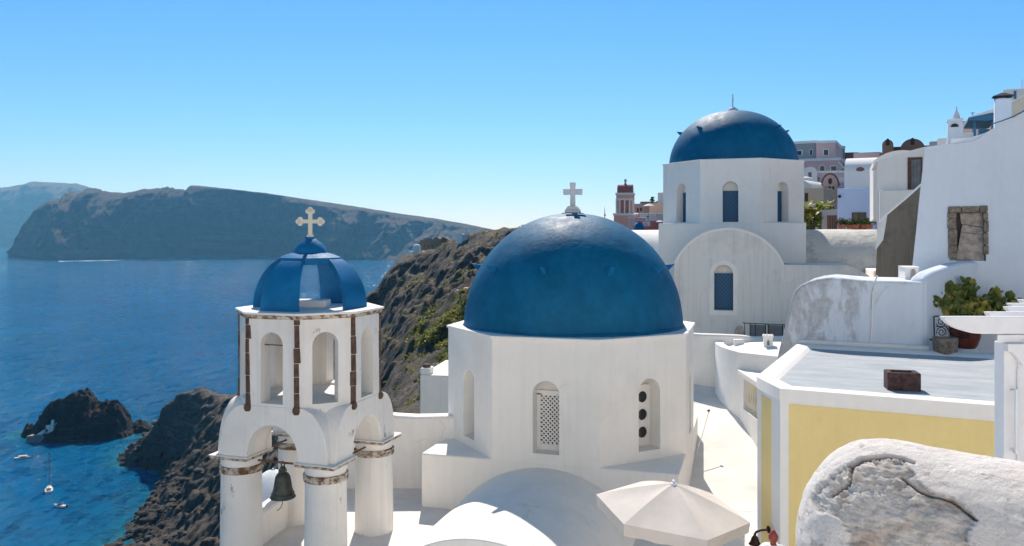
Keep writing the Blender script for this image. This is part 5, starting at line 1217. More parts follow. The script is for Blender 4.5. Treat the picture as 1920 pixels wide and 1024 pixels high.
# ------------------------------------------------------------------ the village up the slope
def house(name, label, cat, px0, px1, py_top, py_bot, Y, rot, depth, mat, wins=(), trim=None, extra=0.0, group=None, back_shift=0.25, frame_mat='white_clean', pane_mat='pane', top=None, flat_top=True):
    """box house whose front spans those pixels at that distance; wins = (px, py_top, py_bottom, width px, arched)"""
    P0 = spot((px0 + px1) / 2, py_bot, Y); T = thing(name, label, cat, tuple(P0), rot, group)
    f = lambda px, py: on_wall(px, py, tuple(P0), rot)
    xa, xb = f(px0, py_bot)[0], f(px1, py_bot)[0]; zt = f((px0 + px1) / 2, py_top)[1]
    mb = MB(); bs = back_shift * depth
    mb.slab([(xa, 0), (xb, 0), (xb + bs, depth), (xa + bs, depth)], -2.5 - extra, zt); mb.build('wall', MT[mat], T, bevel=min(0.06, 0.02 * Y / 20))
    if trim:
        mb = MB(); e = 0.035; h_ = 0.13 * Y / 40
        mb.slab([(xa - e, -e), (xb + e, -e), (xb + bs + e, depth), (xa + bs - e, depth)], zt + 0.002, zt + h_); mb.build('cornice', MT[trim], T)
    for px, p1, p2, wpx, arched in wins:
        x, zb2 = f(px, p2); _, zt2 = f(px, p1); hw = wpx / FPX * Y / 2; fr = hw * 0.42
        mb = MB()
        if arched: mb.prism([(x + hw + fr, zb2), *[(x + (hw + fr) * math.cos(math.pi * i / 12), zt2 - hw + (hw + fr) * math.sin(math.pi * i / 12)) for i in range(13)], (x - hw - fr, zb2)], -0.05, 0.01)
        else: mb.box(x - hw - fr, x + hw + fr, -0.05, 0.01, zb2 - fr * 0.4, zt2 + fr)
        fo = mb.build('window', MT[frame_mat], T, smooth=0)
        mb = MB()
        if arched: mb.prism([(x + hw, zb2), *[(x + hw * math.cos(math.pi * i / 12), zt2 - hw + hw * math.sin(math.pi * i / 12)) for i in range(13)], (x - hw, zb2)], -0.056, -0.02)
        else: mb.box(x - hw, x + hw, -0.056, -0.02, zb2, zt2)
        mb.build('pane', MT[pane_mat], fo, smooth=0)
    return T, f, xa, xb, zt
def foliage_thing(name, label, c, rx, ry, rz, n, s, mats, trunk=True, seed=3, group=None):
    T = thing(name, label, 'plant', tuple(c), 0, group); mats = mats if isinstance(mats, list) else [mats]
    for mi, m_ in enumerate(mats):
        V, F = [], []; k = 0
        while k < 14:
            d = rng.normal(size=3); d /= np.linalg.norm(d); q = d * rng.random() ** 0.4 * 0.75
            leafball(V, F, (q[0] * rx, q[1] * ry, rz * (1 + q[2])), 0.42 * min(rx, rz), n // 14, s, 1.0); k += 1
        mb = MB(); mb.v, mb.f = V, F; mb.build('foliage', MT[m_], T, smooth=0, merge=False)
    if trunk:
        mb = MB()
        for a in range(3): mb.tube([(0.1 * a - 0.1, 0, -0.5), (0.15 * (a - 1), 0.02, rz * 0.5), (rx * 0.4 * (a - 1), 0, rz * 1.2)], [0.06, 0.045, 0.02], 6)
        mb.build('stem', MT['stem'], T)
    return T
# sky-blue house with the brown window
bh, f, xa, xb, zt = house('sky_blue_house', 'small sky-blue flat house with a brown window over terracotta planters', 'house', 1570, 1642, 353, 432, 33, -22, 5, 'sky_house')
x0, z0 = f(1597, 430); x1, z1 = f(1624, 398)
mb = MB(); mb.box(x0, x1, -0.03, 0.02, z0, z1); w0 = mb.build('window', MT['brown_wood'], bh, smooth=0)
mid = (x0 + x1) / 2; t_ = 0.045
MB().box(x0 + t_, mid - t_ * .6, -0.036, -0.02, z0 + 0.06, z1 - t_).build('pane', MT['pane'], w0, smooth=0); MB().box(mid + t_ * .6, x1 - t_, -0.036, -0.02, z0 + 0.06, z1 - t_).build('pane', MT['pane'], w0, smooth=0)
MB().lathe([(0.05, 0), (0.07, 0.05), (0.05, 0.1), (0, 0.12)], 12, (f(1574, 371)[0], -0.08, f(1574, 371)[1])).build('wall_lantern', MT['iron'], bh)
for i, (pa_, pb_, py) in enumerate(((1571, 1586, 423), (1587, 1611, 424), (1613, 1636, 424))):
    q = spot((pa_ + pb_) / 2, 429, 32.2); wd = (pb_ - pa_) / FPX * 32.2
    lab = ('small terracotta trough with red flowers at the left corner of the sky-blue house', 'long terracotta trough of plants just left of the brown window centre', 'long terracotta trough of plants at the right end of the brown window')[i]
    T = thing('terracotta_planter', lab, 'planter', tuple(q), -22, 'planters under the brown window')
    mb = MB(); mb.add([(s_ * wd / 2 * k_, y_ * k_, zz) for zz, k_ in ((0, 0.86), (0.17, 1.0)) for s_, y_ in ((-1, -0.13), (1, -0.13), (1, 0.13), (-1, 0.13))], [(0, 1, 5, 4), (1, 2, 6, 5), (2, 3, 7, 6), (3, 0, 4, 7), (3, 2, 1, 0), (4, 5, 6, 7)])
    mb.build('trough', MT['terracotta'], T, bevel=0.01)
    V, F = [], []
    for k in range(6): leafball(V, F, (wd * (k - 2.5) / 6.5, 0, 0.17), 0.13 + 0.12 * rng.random(), 40, 0.045, 1.2)
    mb = MB(); mb.v, mb.f = V, F; mb.build('foliage', MT['leaf'] if i else MT['leaf_dark'], T, smooth=0, merge=False)
    if i == 0:
        V, F = [], []
        for k in range(5): leafball(V, F, (wd * (k - 2) / 5.5, -0.05, 0.22), 0.1, 14, 0.03, 1.2)
        mb = MB(); mb.v, mb.f = V, F; mb.build('flowers', MT['red_wood'], T, smooth=0, merge=False)
# mauve gate wall, leafy plants left of it
gw, f, xa, xb, zt = house('gate_wall', 'mauve-grey rendered wall with a brown wooden gate beside the leafy plants', 'wall', 1540, 1572, 393, 432, 34, -22, 0.6, 'mauve')
x0, z0 = f(1551, 430); x1, z1 = f(1569, 404)
g_ = MB().box(x0, x1, -0.03, 0.02, z0, z1).build('gate', MT['brown_wood'], gw, smooth=0)
for k in range(4): MB().box(x0 + 0.05 + k * 0.095, x0 + 0.085 + k * 0.095, -0.04, -0.03, z0 + 0.02, z1 - 0.03).build('batten', MT['brown_render'], g_, smooth=0)
def banana(label, px, py, Y, n, h_, seed):
    c = spot(px, py, Y); T = thing('banana_plant', label, 'plant', tuple(c), 0, 'leafy plants behind the rear church'); r2 = random.Random(seed)
    a_, b_ = MB(), MB(); s_ = MB()
    for k in range(n):
        az = r2.uniform(0, 2 * math.pi); el = r2.uniform(0.35, 1.25); ln = h_ * r2.uniform(0.35, 0.65); base = Vector((r2.uniform(-0.35, 0.35) * h_, r2.uniform(-.3, .3), r2.uniform(0.1, 0.75) * h_))
        d = Vector((math.cos(az) * math.cos(el), math.sin(az) * math.cos(el) * 0.6, math.sin(el))); sd = d.cross(Vector((0, 0, 1))).normalized(); P = []
        for i in range(7):
            t = i / 6; p = base + d * (ln * t) - Vector((0, 0, 0.45 * ln * t * t)); wv = 0.17 * ln * math.sin(math.pi * min(1, 0.08 + t * 0.92)) ** 0.8
            P.append([p - sd * wv + Vector((0, 0, 0.05 * ln)), p, p + sd * wv + Vector((0, 0, 0.05 * ln))])
        (a_ if r2.random() < 0.6 else b_).grid(P)
    for k in range(4): s_.tube([(0.12 * (k - 1.5), 0, -0.6), (0.16 * (k - 1.5), 0, 0.6 * h_)], [0.06, 0.03], 7)
    a_.build('foliage', MT['leaf'], T, merge=False); b_.build('yellow_foliage', MT['leaf_yellow'], T, merge=False); s_.build('stem', MT['stem'], T)
banana('tall broad-leaved green plant tight against the right side of the rear church drum', 1517, 432, 34.5, 90, 1.35, 3)
banana('broad-leaved plant rising over the brown wooden gate wall', 1553, 402, 35.5, 46, 0.62, 8)
V, F = [], []
for k in range(40): leafball(V, F, (rng.uniform(-0.6, 0.45), rng.uniform(-.2, .2), rng.uniform(0.05, 0.9)), 0.22, 40, 0.07, 1.0)
T = thing('leafy_bush', 'dense dark green bush filling the gap between rear church and gate wall', 'bush', tuple(spot(1527, 440, 36.5)))
mb = MB(); mb.v, mb.f = V, F; mb.build('foliage', MT['leaf_dark'], T, smooth=0, merge=False)
MB().tube([(0, 0, -0.5), (0, 0, 0.6)], 0.04, 6).build('stem', MT['stem'], T)
# vaulted white house with the round window
vp = spot(1613, 352, 38); vr = -24; T = thing('vaulted_house', 'white barrel-vaulted house with one small round red-brown window', 'house', tuple(vp), vr)
f = lambda px, py: on_wall(px, py, tuple(vp), vr); xa, xb = f(1583, 352)[0], f(1648, 352)[0]; zt = f(1613, 292)[1]; rv = zt * 0.9
P = []
for x in np.linspace(xa, xb, 6):
    row = [(x + 0.12 * 0, 0, -2.5)]
    for i in range(17):
        t = math.pi / 2 * i / 16; row.append((x + 0.10 * (1 - math.cos(t)), 0.0 + rv * (1 - math.cos(t)), zt - rv * 0.62 + rv * 0.62 * math.sin(t)))
    row += [(x + 0.2, rv * 2, zt - rv * 0.62), (x + 0.2, rv * 2, -2.5)]; P.append(row)
mb = MB().grid(P); mb.add(P[0], [tuple(range(len(P[0])))]); mb.add(P[-1], [tuple(range(len(P[0])))]); mb.build('vault', MT['white_clean'], T, smooth=40)
xc, zc2 = f(1613, 319); mb = MB(); q = [(xc + 0.19 * math.cos(2 * math.pi * i / 20), zc2 + 0.15 * math.sin(2 * math.pi * i / 20)) for i in range(20)]
mb.prism(q, 0.02, 0.5); wo = mb.build('round_window', MT['terracotta'], T, smooth=0)
mb = MB(); mb.prism([(xc + (a - xc) * 0.7, zc2 + (b - zc2) * 0.7 + 0.02) for a, b in q], 0.012, 0.4); mb.build('pane', MT['brown_render'], wo, smooth=0)
house('roof_parapet', 'pale beige parapet strip above the vault with the round window', 'parapet', 1600, 1650, 285.5, 300, 42, -24, 2, 'pale_pink')
# white house with the grey plank door
dh, f, xa, xb, zt = house('door_house', 'white house with a grey-blue plank door and sloping roof line, left of the tall house', 'house', 1644, 1760, 300, 470, 23.5, -22, 0.1, 'white_clean', extra=1)
prof = [f(*p) for p in [(1642, 303), (1652, 298), (1690, 287), (1728, 277), (1760, 270)]]
mb = MB(); mb.prism([(prof[0][0], zt - 0.05)] + prof + [(prof[-1][0], zt - 0.05)], 0.002, 3.0); mb.build('gable', MT['white_clean'], dh, bevel=0.03)
q = [f(*p) for p in [(1644, 358), (1720, 357)]]
mb = MB(); mb.box(q[0][0] + 0.06, q[1][0] + 0.5, -0.32, -0.001, -2, q[0][1]); mb.build('lower_wall', MT['white_clean'], dh, bevel=0.03)
x0, z0 = f(1706, 357); x1, z1 = f(1728, 298)
MB().box(x0 - 0.06, x1 + 0.02, -0.03, 0.0, z0, z1 + 0.05).build('door_frame', MT['brown_wood'], dh, smooth=0)
do = MB().box(x0 + 0.04, x1 - 0.02, -0.045, -0.028, z0, z1 - 0.02).build('door', MT['grey_panel'], dh, smooth=0)
for k in range(3): MB().box(x0 + 0.09 + 0.09 * k, x0 + 0.095 + 0.09 * k, -0.048, -0.044, z0, z1 - 0.03).build('plank_gap', MT['dark'], do, smooth=0)
T = thing('vaulted_roof', 'sunlit white rounded roof behind the house with the plank door', 'roof', tuple(spot(1690, 300, 27)), -22)
mb = barrel(MB(), 0.75, 0.35, 0, 3, -0.12, 2.0); mb.v = [(x * 1.15, y, zz + 0.10) for x, y, zz in mb.v]; mb.build('vault', MT['white_clean'], T)
# rough unpainted stair wall
PG = tuple(spot(1690, 525, 19.2)); rG = -26; g = lambda px, py: on_wall(px, py, PG, rG)
T = thing('rough_stair_wall', 'rough brown-grey unpainted wall with a sloping white coping, left of the tall house', 'wall', PG, rG)
out = [(1640, 540), (1646, 440), (1648, 414), (1662, 400), (1682, 383), (1700, 368), (1740, 332), (1740, 540)]
MB().prism([g(*p) for p in out], 0, 0.35).build('wall', MT['rough_brown'], T, smooth=0)
cpn = [g(*p) for p in out[1:7]]
MB().prism(cpn + [(x, zz - (0.05 if i else 0.0) - 0.012) for i, (x, zz) in list(enumerate(cpn))[::-1]], -0.02, 0.37).build('coping', MT['white_clean'], T, bevel=0.008)
mb = MB(); q0, q1, q2, q3 = g(1641, 470), g(1647, 418), g(1664, 402), g(1656, 450); mb.prism([q0, q1, q2, q3], -0.012, -0.002); mb.build('plaster_patch', MT['white_old'], T, smooth=0)
# brown twin vaults on the skyline
for i, (p0_, p1_, pt, pb_, lab) in enumerate(((1655, 1674, 262, 282, 'small brown round-gabled vault on the skyline, the narrower of the two'), (1690, 1732, 260, 281, 'wide brown round-gabled vault with a dark opening, on the skyline'))):
    c_ = spot((p0_ + p1_) / 2, pb_, 40); T = thing('brown_vault', lab, 'house', tuple(c_), -26, 'brown vaults on the skyline'); hw = (p1_ - p0_) / FPX * 40 / 2; hh = (pb_ - pt) / FPX * 40
    mb = barrel(MB(), hw, min(hh, hw * 0.98) , 0, 3, max(0, hh - hw * 0.98), 2.5); mb.build('vault', MT['brown_render'], T)
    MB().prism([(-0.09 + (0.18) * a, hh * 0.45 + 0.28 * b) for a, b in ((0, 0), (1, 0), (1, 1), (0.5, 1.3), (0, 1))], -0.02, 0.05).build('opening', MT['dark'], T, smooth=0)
house('brown_roof_wall', 'low brown wall linking the two round-gabled vaults on the skyline', 'wall', 1665, 1745, 274, 290, 41.5, -26, 2.5, 'brown_render')
# ornate facade and beige vault house
oh, f, xa, xb, zt = house('ornate_house', 'rose house with a round ornate gable, yellow windows and a small balcony', 'house', 1541, 1572, 349, 432, 52, -22, 5, 'pink', wins=((1548.5, 351, 364, 4, False), (1555.5, 349, 364, 4, False), (1562.5, 349, 364, 4, False)), frame_mat='yellow', pane_mat='brown_wood')
xm = (xa + xb) / 2; hwg = (xb - xa) / 2; zg = f(1556, 326)[1]
MB().prism([(xm + hwg * math.cos(math.pi * i / 20), zt + (zg - zt) * math.sin(math.pi * i / 20)) for i in range(21)], -0.001, 5).build('gable', MT['pink'], oh)
MB().tube([(xm + (hwg + 0.03) * math.cos(math.pi * i / 20), -0.02, zt + (zg - zt) * math.sin(math.pi * i / 20)) for i in range(21)], 0.06, 6).build('gable_moulding', MT['brown_render'], oh)
MB().prism([(xm + 0.12 * math.cos(2 * math.pi * i / 16), zt + 0.32 + 0.2 * math.sin(2 * math.pi * i / 16)) for i in range(16)], -0.05, 0.0).build('round_ornament', MT['brown_wood'], oh, smooth=0)
b0, zb0 = f(1541, 376); b1, zb1 = f(1568, 368)
bal = MB().box(b0 - 0.15, b1, -0.55, -0.002, zb0, zb0 + 0.09).build('balcony', MT['beige'], oh)
for k in range(7): MB().box(b0 - 0.1 + k * (b1 - b0) / 6.5, b0 - 0.03 + k * (b1 - b0) / 6.5, -0.53, -0.48, zb0 + 0.09, zb1).build('baluster', MT['yellow'], bal, smooth=0)
MB().box(b0 - 0.15, b1, -0.55, -0.46, zb1, zb1 + 0.06).build('rail', MT['yellow'], bal, smooth=0)
MB().box(f(1553, 390)[0], f(1563, 390)[0], -0.05, 0, f(1553, 432)[1], f(1553, 385)[1]).build('door', MT['brown_wood'], oh, smooth=0)
be, f, xa, xb, zt = house('beige_house', 'beige house with a sunlit white vault roof behind the broad-leaved plants', 'house', 1500, 1545, 352, 432, 50, -22, 6, 'beige', wins=((1512, 362, 378, 6, False),), frame_mat='beige', pane_mat='brown_wood')
mb = barrel(MB(), 0.9, 0.55, 0.0, 6, 0, 0); mb.v = [(y * 0.3 + (xa + xb) / 2 - 0.75 + x * 0.0 + (x) * 0.98 * 0.85, y, zt + zz - 0.02) for x, y, zz in mb.v]; mb.build('vault', MT['white_clean'], be)
rs, f, xa, xb, zt = house('salmon_house', 'salmon house part with a white vault roof right of the ornate gable', 'house', 1565, 1592, 342, 432, 55, -22, 5, 'pale_pink')
mb = barrel(MB(), 0.5, 0.36, 0, 5, 0, 0); mb.v = [((xa + xb) / 2 + x * 1.05 + 0.25 * y, y, zt + zz - 0.02) for x, y, zz in mb.v]; mb.build('vault', MT['white_clean'], rs)
# pink houses
house('pink_terrace_house', 'low pale-pink terrace house with a tiny arched window, below the big pink house', 'house', 1508, 1600, 325, 380, 62, -20, 7, 'pale_pink', wins=((1515, 320 + 9, 333 + 3, 3.6, False), (1535, 332, 339, 4.5, True)), trim='white_clean')
cv = spot(1519, 330, 61.5); T = thing('cream_vault', 'cream round-topped roof with one small window in front of the pink houses', 'house', tuple(cv), -20)
mb = barrel(MB(), 0.50, 0.36, 0, 3, 0.35, 1.6); mb.build('vault', MT['white'], T); MB().box(-0.13, 0.1, -0.03, 0, -0.1, 0.28).build('window', MT['pane'], T, smooth=0)
cv = spot(1510, 342, 58); T = thing('little_dome', 'little white dome roof at the foot of the pink houses', 'house', tuple(cv), 0)
MB().lathe([(0.62, -1.5), (0.62, 0.0), (0.58, 0.17), (0.42, 0.32), (0.2, 0.40), (0, 0.42)], 24).build('dome', MT['white_clean'], T, smooth=60)
house('pink_house', 'big dusky pink house with white bands and an arched teal doorway', 'house', 1480, 1576, 302, 352, 76, -20, 9, 'pink', wins=((1502, 316, 323, 10, False), (1541.5, 311, 325, 8, True), (1563, 312, 326, 9, False)), trim='white_clean')
house('pink_upper_house', 'dusky pink upper storey with white-framed windows on the skyline', 'house', 1530, 1567, 268.5, 304, 79, -14, 7, 'pink', wins=((1548.5, 281, 291, 7.5, False),), trim='white_clean')
house('mauve_upper_house', 'greyish pink upper house between the rear dome and the pink storey', 'house', 1480, 1531, 269.5, 304, 80.5, -30, 7, 'mauve', wins=((1499, 283, 291, 8, False), (1521, 281, 291, 4, False)), trim='white_clean')
st_, f, xa, xb, zt = house('stair_wing', 'pink stair wing with teal-sided steps beside the big pink house', 'house', 1574, 1600, 335, 360, 74, -20, 5, 'pink')
a_, b_ = f(1572, 303), f(1598, 333)
MB().prism([(a_[0], zt - 0.05), a_, b_, (b_[0], zt - 0.05)], 0.0, 0.3).build('stair_wall', MT['pink'], st_, smooth=0)
MB().tube([(a_[0], -0.03, a_[1]), (b_[0], -0.03, b_[1])], 0.075, 4).build('stair_coping', MT['white_clean'], st_)
a_, b_ = f(1582, 300), f(1606, 331); MB().prism([(a_[0], a_[1] - 0.9), a_, b_, (b_[0], b_[1] - 0.9)], 0.8, 1.0).build('teal_parapet', MT['teal_wood'], st_, smooth=0)
MB().tube([(a_[0], 0.78, a_[1]), (b_[0], 0.78, b_[1])], 0.06, 4).build('stair_coping', MT['white_clean'], st_)
house('brown_skyline_wall', 'brown wall on the skyline between pink storey and white vault', 'wall', 1560, 1610, 286, 310, 85, -20, 3, 'brown_render')
foliage_thing('shrub', 'low green shrub on the terrace at the right of the pink house', spot(1586, 326, 72), 0.6, 0.4, 0.22, 500, 0.07, ['leaf_dark', 'leaf'], False)

# ------------------------------------------------------------------ above the tall house, right edge
c_ = spot(1790, 268, 20); T = thing('ornate_chimney', 'white chimney with an arched slot and pointed cowl above the tall house', 'chimney', tuple(c_), -25)
mb = MB(); Z0, Z1 = -1.2, 0.52
mb.add([(-0.20, -0.16, Z0), (0.22, -0.16, Z0), (0.22, 0.2, Z0), (-0.20, 0.2, Z0), (-0.155, -0.14, Z1), (0.17, -0.14, Z1), (0.17, 0.16, Z1), (-0.155, 0.16, Z1)], [(0, 1, 5, 4), (1, 2, 6, 5), (2, 3, 7, 6), (3, 0, 4, 7), (4, 5, 6, 7)]); mb.box(-0.17, 0.185, -0.155, 0.175, Z1 + 0.001, Z1 + 0.07); mb.build('shaft', MT['blue_wall'], T, bevel=0.012)
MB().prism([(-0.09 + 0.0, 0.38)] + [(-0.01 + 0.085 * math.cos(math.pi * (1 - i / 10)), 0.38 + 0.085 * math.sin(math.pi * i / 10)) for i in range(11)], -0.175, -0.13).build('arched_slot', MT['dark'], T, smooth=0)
MB().lathe([(0.075, 0.59), (0.085, 0.63), (0.05, 0.74), (0.02, 0.80), (0.012, 0.9), (0.0, 0.92)], 14, (0.04, 0, 0)).build('cowl', MT['marble'], T, smooth=60)
house('roof_block', 'low white block roof left of the ornate white chimney', 'house', 1757, 1778, 259, 285, 21.5, -26, 0.6, 'white_clean')
house('grey_roof_block', 'small dull grey roof block on the skyline beside the low white block', 'house', 1742, 1760, 265, 285, 23, -26, 1, 'mauve')
house('roof_ledge', 'low white sunlit roof ledge between the chimney and the blue canopy', 'roof', 1782, 1835, 259, 290, 18.5, -26, 1.4, 'white_clean')
house('pale_skyline_house', 'pale house with two dark windows behind the blue canopy', 'house', 1800, 1842, 226, 265, 32, -26, 3, 'pale_pink', wins=((1814.5, 233, 240, 4.5, False), (1821.5, 232, 239, 4, False)), frame_mat='pale_pink')
house('white_skyline_wall', 'white wall block in front of the pale house with dark windows', 'wall', 1800, 1832, 249, 275, 26, -26, 1, 'white_clean')
K = 22.0; c_ = spot(1840, 262, K); T = thing('canopy_pavilion', 'teal-blue wooden canopy on posts above the tall house roof', 'pavilion', tuple(c_), -26)
kk = lambda px, py: on_wall(px, py, tuple(c_), -26)
q = [kk(*p) for p in [(1814, 224), (1865, 214), (1865, 227), (1850, 229), (1814, 228)]]
MB().prism(q, -0.3, 1.6).build('canopy_edge', MT['teal_wood'], T, smooth=0)
q = [kk(*p) for p in [(1814, 222.5), (1866, 205), (1866, 212.5), (1814, 223.5)]]; MB().prism(q, -0.28, 1.7).build('canopy_roof', MT['white_canvas'], T, smooth=0)
for px in (1827.5, 1861): a_, _ = kk(px, 262); MB().box(a_ - 0.03, a_ + 0.03, -0.05, 0.02, -1, kk(px, 227)[1]).build('post', MT['teal_wood'], T, smooth=0)
q = [kk(*p) for p in [(1835, 262), (1835, 238), (1857, 242), (1862, 262)]]; MB().prism(q, 0.1, 0.14).build('side_panel', MT['teal_wood'], T, smooth=0)
c_ = spot(1880, 235, 19); T = thing('capped_chimney', 'broad white chimney with a black tiled cap above the tall house', 'chimney', tuple(c_), -26)
mb = MB(); mb.add([(-0.19, -0.16, -1.2), (0.19, -0.16, -1.2), (0.19, 0.2, -1.2), (-0.19, 0.2, -1.2), (-0.165, -0.14, 0.62), (0.17, -0.14, 0.62), (0.17, 0.17, 0.62), (-0.165, 0.17, 0.62)], [(0, 1, 5, 4), (1, 2, 6, 5), (2, 3, 7, 6), (3, 0, 4, 7), (4, 5, 6, 7)]); mb.build('shaft', MT['blue_wall'], T, bevel=0.02)
mb = MB()
for sx in (-0.13, 0.13):
    for sy in (-0.1, 0.13): mb.box(sx - 0.03, sx + 0.03, sy - 0.03, sy + 0.03, 0.62, 0.68)
mb.build('cap_stub', MT['iron'], T, smooth=0)
mb = MB(); mb.add([(-0.215, -0.2, 0.68), (0.215, -0.2, 0.68), (0.215, 0.23, 0.68), (-0.215, 0.23, 0.68), (-0.02, 0.0, 0.775), (0.04, 0.0, 0.775)], [(0, 1, 5, 4), (1, 2, 5), (2, 3, 4, 5), (3, 0, 4), (3, 2, 1, 0)]); mb.build('cap', MT['iron'], T, smooth=0)
sw_, f, xa, xb, zt = house('sloping_parapet', 'cream sunlit parapet sloping up behind the capped chimney', 'wall', 1893, 1990, 215, 260, 20.5, -26, 0.3, 'white_clean')
a_, b_ = f(1895, 193), f(1990, 140); MB().prism([(a_[0], zt - 0.1), a_, b_, (b_[0], zt - 0.1)], 0.0, 0.25).build('slope', MT['cream_stone'], sw_, bevel=0.02)
house('upper_white_house', 'pale white house at the top right with a narrow blue-grey slit window', 'house', 1880, 1990, 164, 240, 30, -26, 3, 'white_clean', wins=((1903, 171, 186, 4, False),), frame_mat='blue_wall', pane_mat='teal_wood')
c_ = spot(1916, 162, 29); T = thing('roof_railing', 'pale blue roof railing at the very top right edge', 'railing', tuple(c_), -26)
for k in range(5): MB().tube([(k * 0.16, 0, -0.1), (k * 0.16, 0, 0.2)], 0.012, 6).build('baluster', MT['blue_wall'], T)
MB().tube([(-0.02, 0, 0.2), (0.7, 0, 0.2)], 0.014, 6).build('rail', MT['blue_wall'], T)
c_ = spot(1824, 225, 30); T = thing('roof_antenna', 'thin antenna standing above the blue canopy', 'antenna', tuple(c_))
MB().tube([(0, 0, -0.5), (0, 0, 0.28)], 0.012, 6).build('mast', MT['iron'], T); MB().tube([(-0.08, 0, 0.26), (0.06, 0, 0.27)], 0.012, 6).build('crossbar', MT['iron'], T)
w0_, w1_ = spot(1862, 232, 17), spot(2000, 150, 12); T = thing('overhead_cable', 'black cable slanting up past the capped chimney', 'cable', tuple(w0_))
MB().tube([(w1_ - w0_) * t + Vector((0, 0, -0.10 * math.sin(math.pi * t))) for t in np.linspace(0, 1, 9)], 0.014, 6).build('wire', MT['iron'], T)

# ------------------------------------------------------------------ skyline left of the rear church
c_ = spot(1172, 425, 92); T = thing('orange_bell_tower', 'small orange bell tower with white bands and dark red barrel top', 'bell tower', tuple(c_), -14); k_ = 92 / FPX
def xz(px, py): return (px - 1172) * k_, (425 - py) * k_
def tier(x0, x1, y0, y1, nm, mat, d=1.0, pr=0.0, y_off=0.0):
    a, b = xz(x0, y0), xz(x1, y1); w2 = b[0] - a[0]; return MB().box(a[0], b[0], y_off - pr, y_off + 1.9 * d + pr, b[1], a[1]).build(nm, MT[mat], T, smooth=0)
tier(1151, 1190, 404, 440, 'base', 'orange', 1.2); tier(1149.5, 1191.5, 400, 404, 'cornice', 'white_clean', 1.2, 0.12)
a0, z0 = xz(1155, 400); a1, z1 = xz(1187, 365)
mb = MB(); hw = (a1 - a0) / 2; xm = (a0 + a1) / 2; iw2 = hw * 0.20
for s_ in (-1, 1):
    mb.panel((xm + s_ * hw * 0.30, 0.15, 0), (1, 0, 0), (0, 1, 0), -hw * 0.30 if s_ > 0 else -hw * 0.70, hw * 0.70 if s_ > 0 else hw * 0.30, z0, z1, (0, iw2, z0 + 0.05, z0 + (z1 - z0) * 0.72), depth=0.5)
mb.box(xm - hw, xm + hw, 0.66, 1.7, z0, z1); mb.build('belfry', MT['orange'], T, smooth=0)
for sx in (-0.98, -0.56, 0.0, 0.56, 0.98): MB().box(xm + sx * hw - 0.07, xm + sx * hw + 0.07, 0.09, 0.149, z0, z0 + (z1 - z0) * 0.70).build('pilaster', MT['white_clean'], T, smooth=0)
MB().box(xm - hw - 0.04, xm + hw + 0.04, 0.06, 0.148, z0 + (z1 - z0) * 0.70, z0 + (z1 - z0) * 0.80).build('string_course', MT['white_clean'], T, smooth=0)
MB().box(xm - hw - 0.08, xm + hw + 0.08, 0.02, 1.85, z1 + 0.002, z1 + 0.22).build('upper_cornice', MT['white_clean'], T, smooth=0)
P = []
for x in np.linspace(xm - hw * 0.88, xm + hw * 0.88, 3): P.append([(x, 0.95 - 0.85 * math.cos(math.pi * i / 16), z1 + 0.22 + 1.0 * math.sin(math.pi * i / 16)) for i in range(17)])
mb = MB().grid(P); mb.add(P[0], [tuple(range(17))]); mb.add(P[-1], [tuple(range(17))]); mb.build('barrel_top', MT['maroon'], T)
mb = MB(); mb.box(xm - 0.13, xm + 0.13, 0.8, 1.1, z1 + 1.0, z1 + 1.35); mb.build('finial_base', MT['maroon'], T)
MB().lathe([(0.08, 0), (0.10, 0.1), (0.16, 0.32), (0.17, 0.42), (0.1, 0.5), (0, 0.52)], 12, (xm, 0.95, z1 + 1.35)).build('finial', MT['marble'], T, smooth=60)
house('striped_house', 'peach and white low house at the foot of the orange bell tower', 'house', 1176, 1193, 407, 440, 86, -14, 3, 'pale_pink', wins=((1181, 414, 428, 2, True), (1187, 414, 428, 2, True)), frame_mat='white_clean', pane_mat='orange')
house('maroon_wall', 'maroon terrace wall with a white sign board and a blue domed porch', 'wall', 1195, 1235, 414, 440, 82, -14, 2, 'maroon')
c_ = spot(1212, 424, 81.6); T = thing('sign_board', 'white sign board on the maroon terrace wall', 'sign', tuple(c_), -14)
MB().box(-0.36, 0.36, -0.04, 0.04, 0, 0.44).build('board', MT['white_clean'], T, smooth=0); 
for k in range(3): MB().box(-0.2, 0.16 - 0.06 * k, -0.045, -0.041, 0.14 + 0.08 * k, 0.165 + 0.08 * k).build('lettering', MT['grey_panel'], T, smooth=0)
c_ = spot(1199, 430, 80); T = thing('blue_porch', 'small deep blue domed canopy below the orange bell tower', 'canopy', tuple(c_), 0)
mb = barrel(MB(), 0.42, 0.40, 0, 1.2, 0.28, 0.6); mb.build('canopy', MT['dome_bright'], T)
def small_parasol(px, py, Y, wpx, label):
    c = spot(px, py, Y); T = thing('terrace_parasol', label, 'parasol', tuple(c), 0, 'white parasols on the skyline terraces'); r = wpx / 2 / FPX * Y
    P = [[(r * t * math.cos(a), r * t * math.sin(a), -0.42 * r * t ** 1.4 - 0.02 * t * abs(math.sin(4 * a))) for a in np.linspace(0, 2 * math.pi, 25)] for t in np.linspace(0.02, 1, 6)]
    MB().grid(P).build('canopy', MT['white_canvas'], T, smooth=25); MB().tube([(0, 0, -2.3), (0, 0, 0.05)], 0.03, 6).build('pole', MT['old_wood'], T)
small_parasol(1216.5, 382, 88, 21, 'largest white parasol on the skyline terrace right of the orange bell tower')
small_parasol(1193, 399, 84, 12, 'small white parasol touching the right side of the orange bell tower')
small_parasol(1237, 413, 76, 14, 'white parasol close against the rear church, above the maroon wall')
house('terrace_house', 'grey-white hillside house under the largest skyline parasol', 'house', 1199, 1232, 400, 440, 90, -14, 4, 'white_old', wins=((1215, 405, 408, 4, False),))
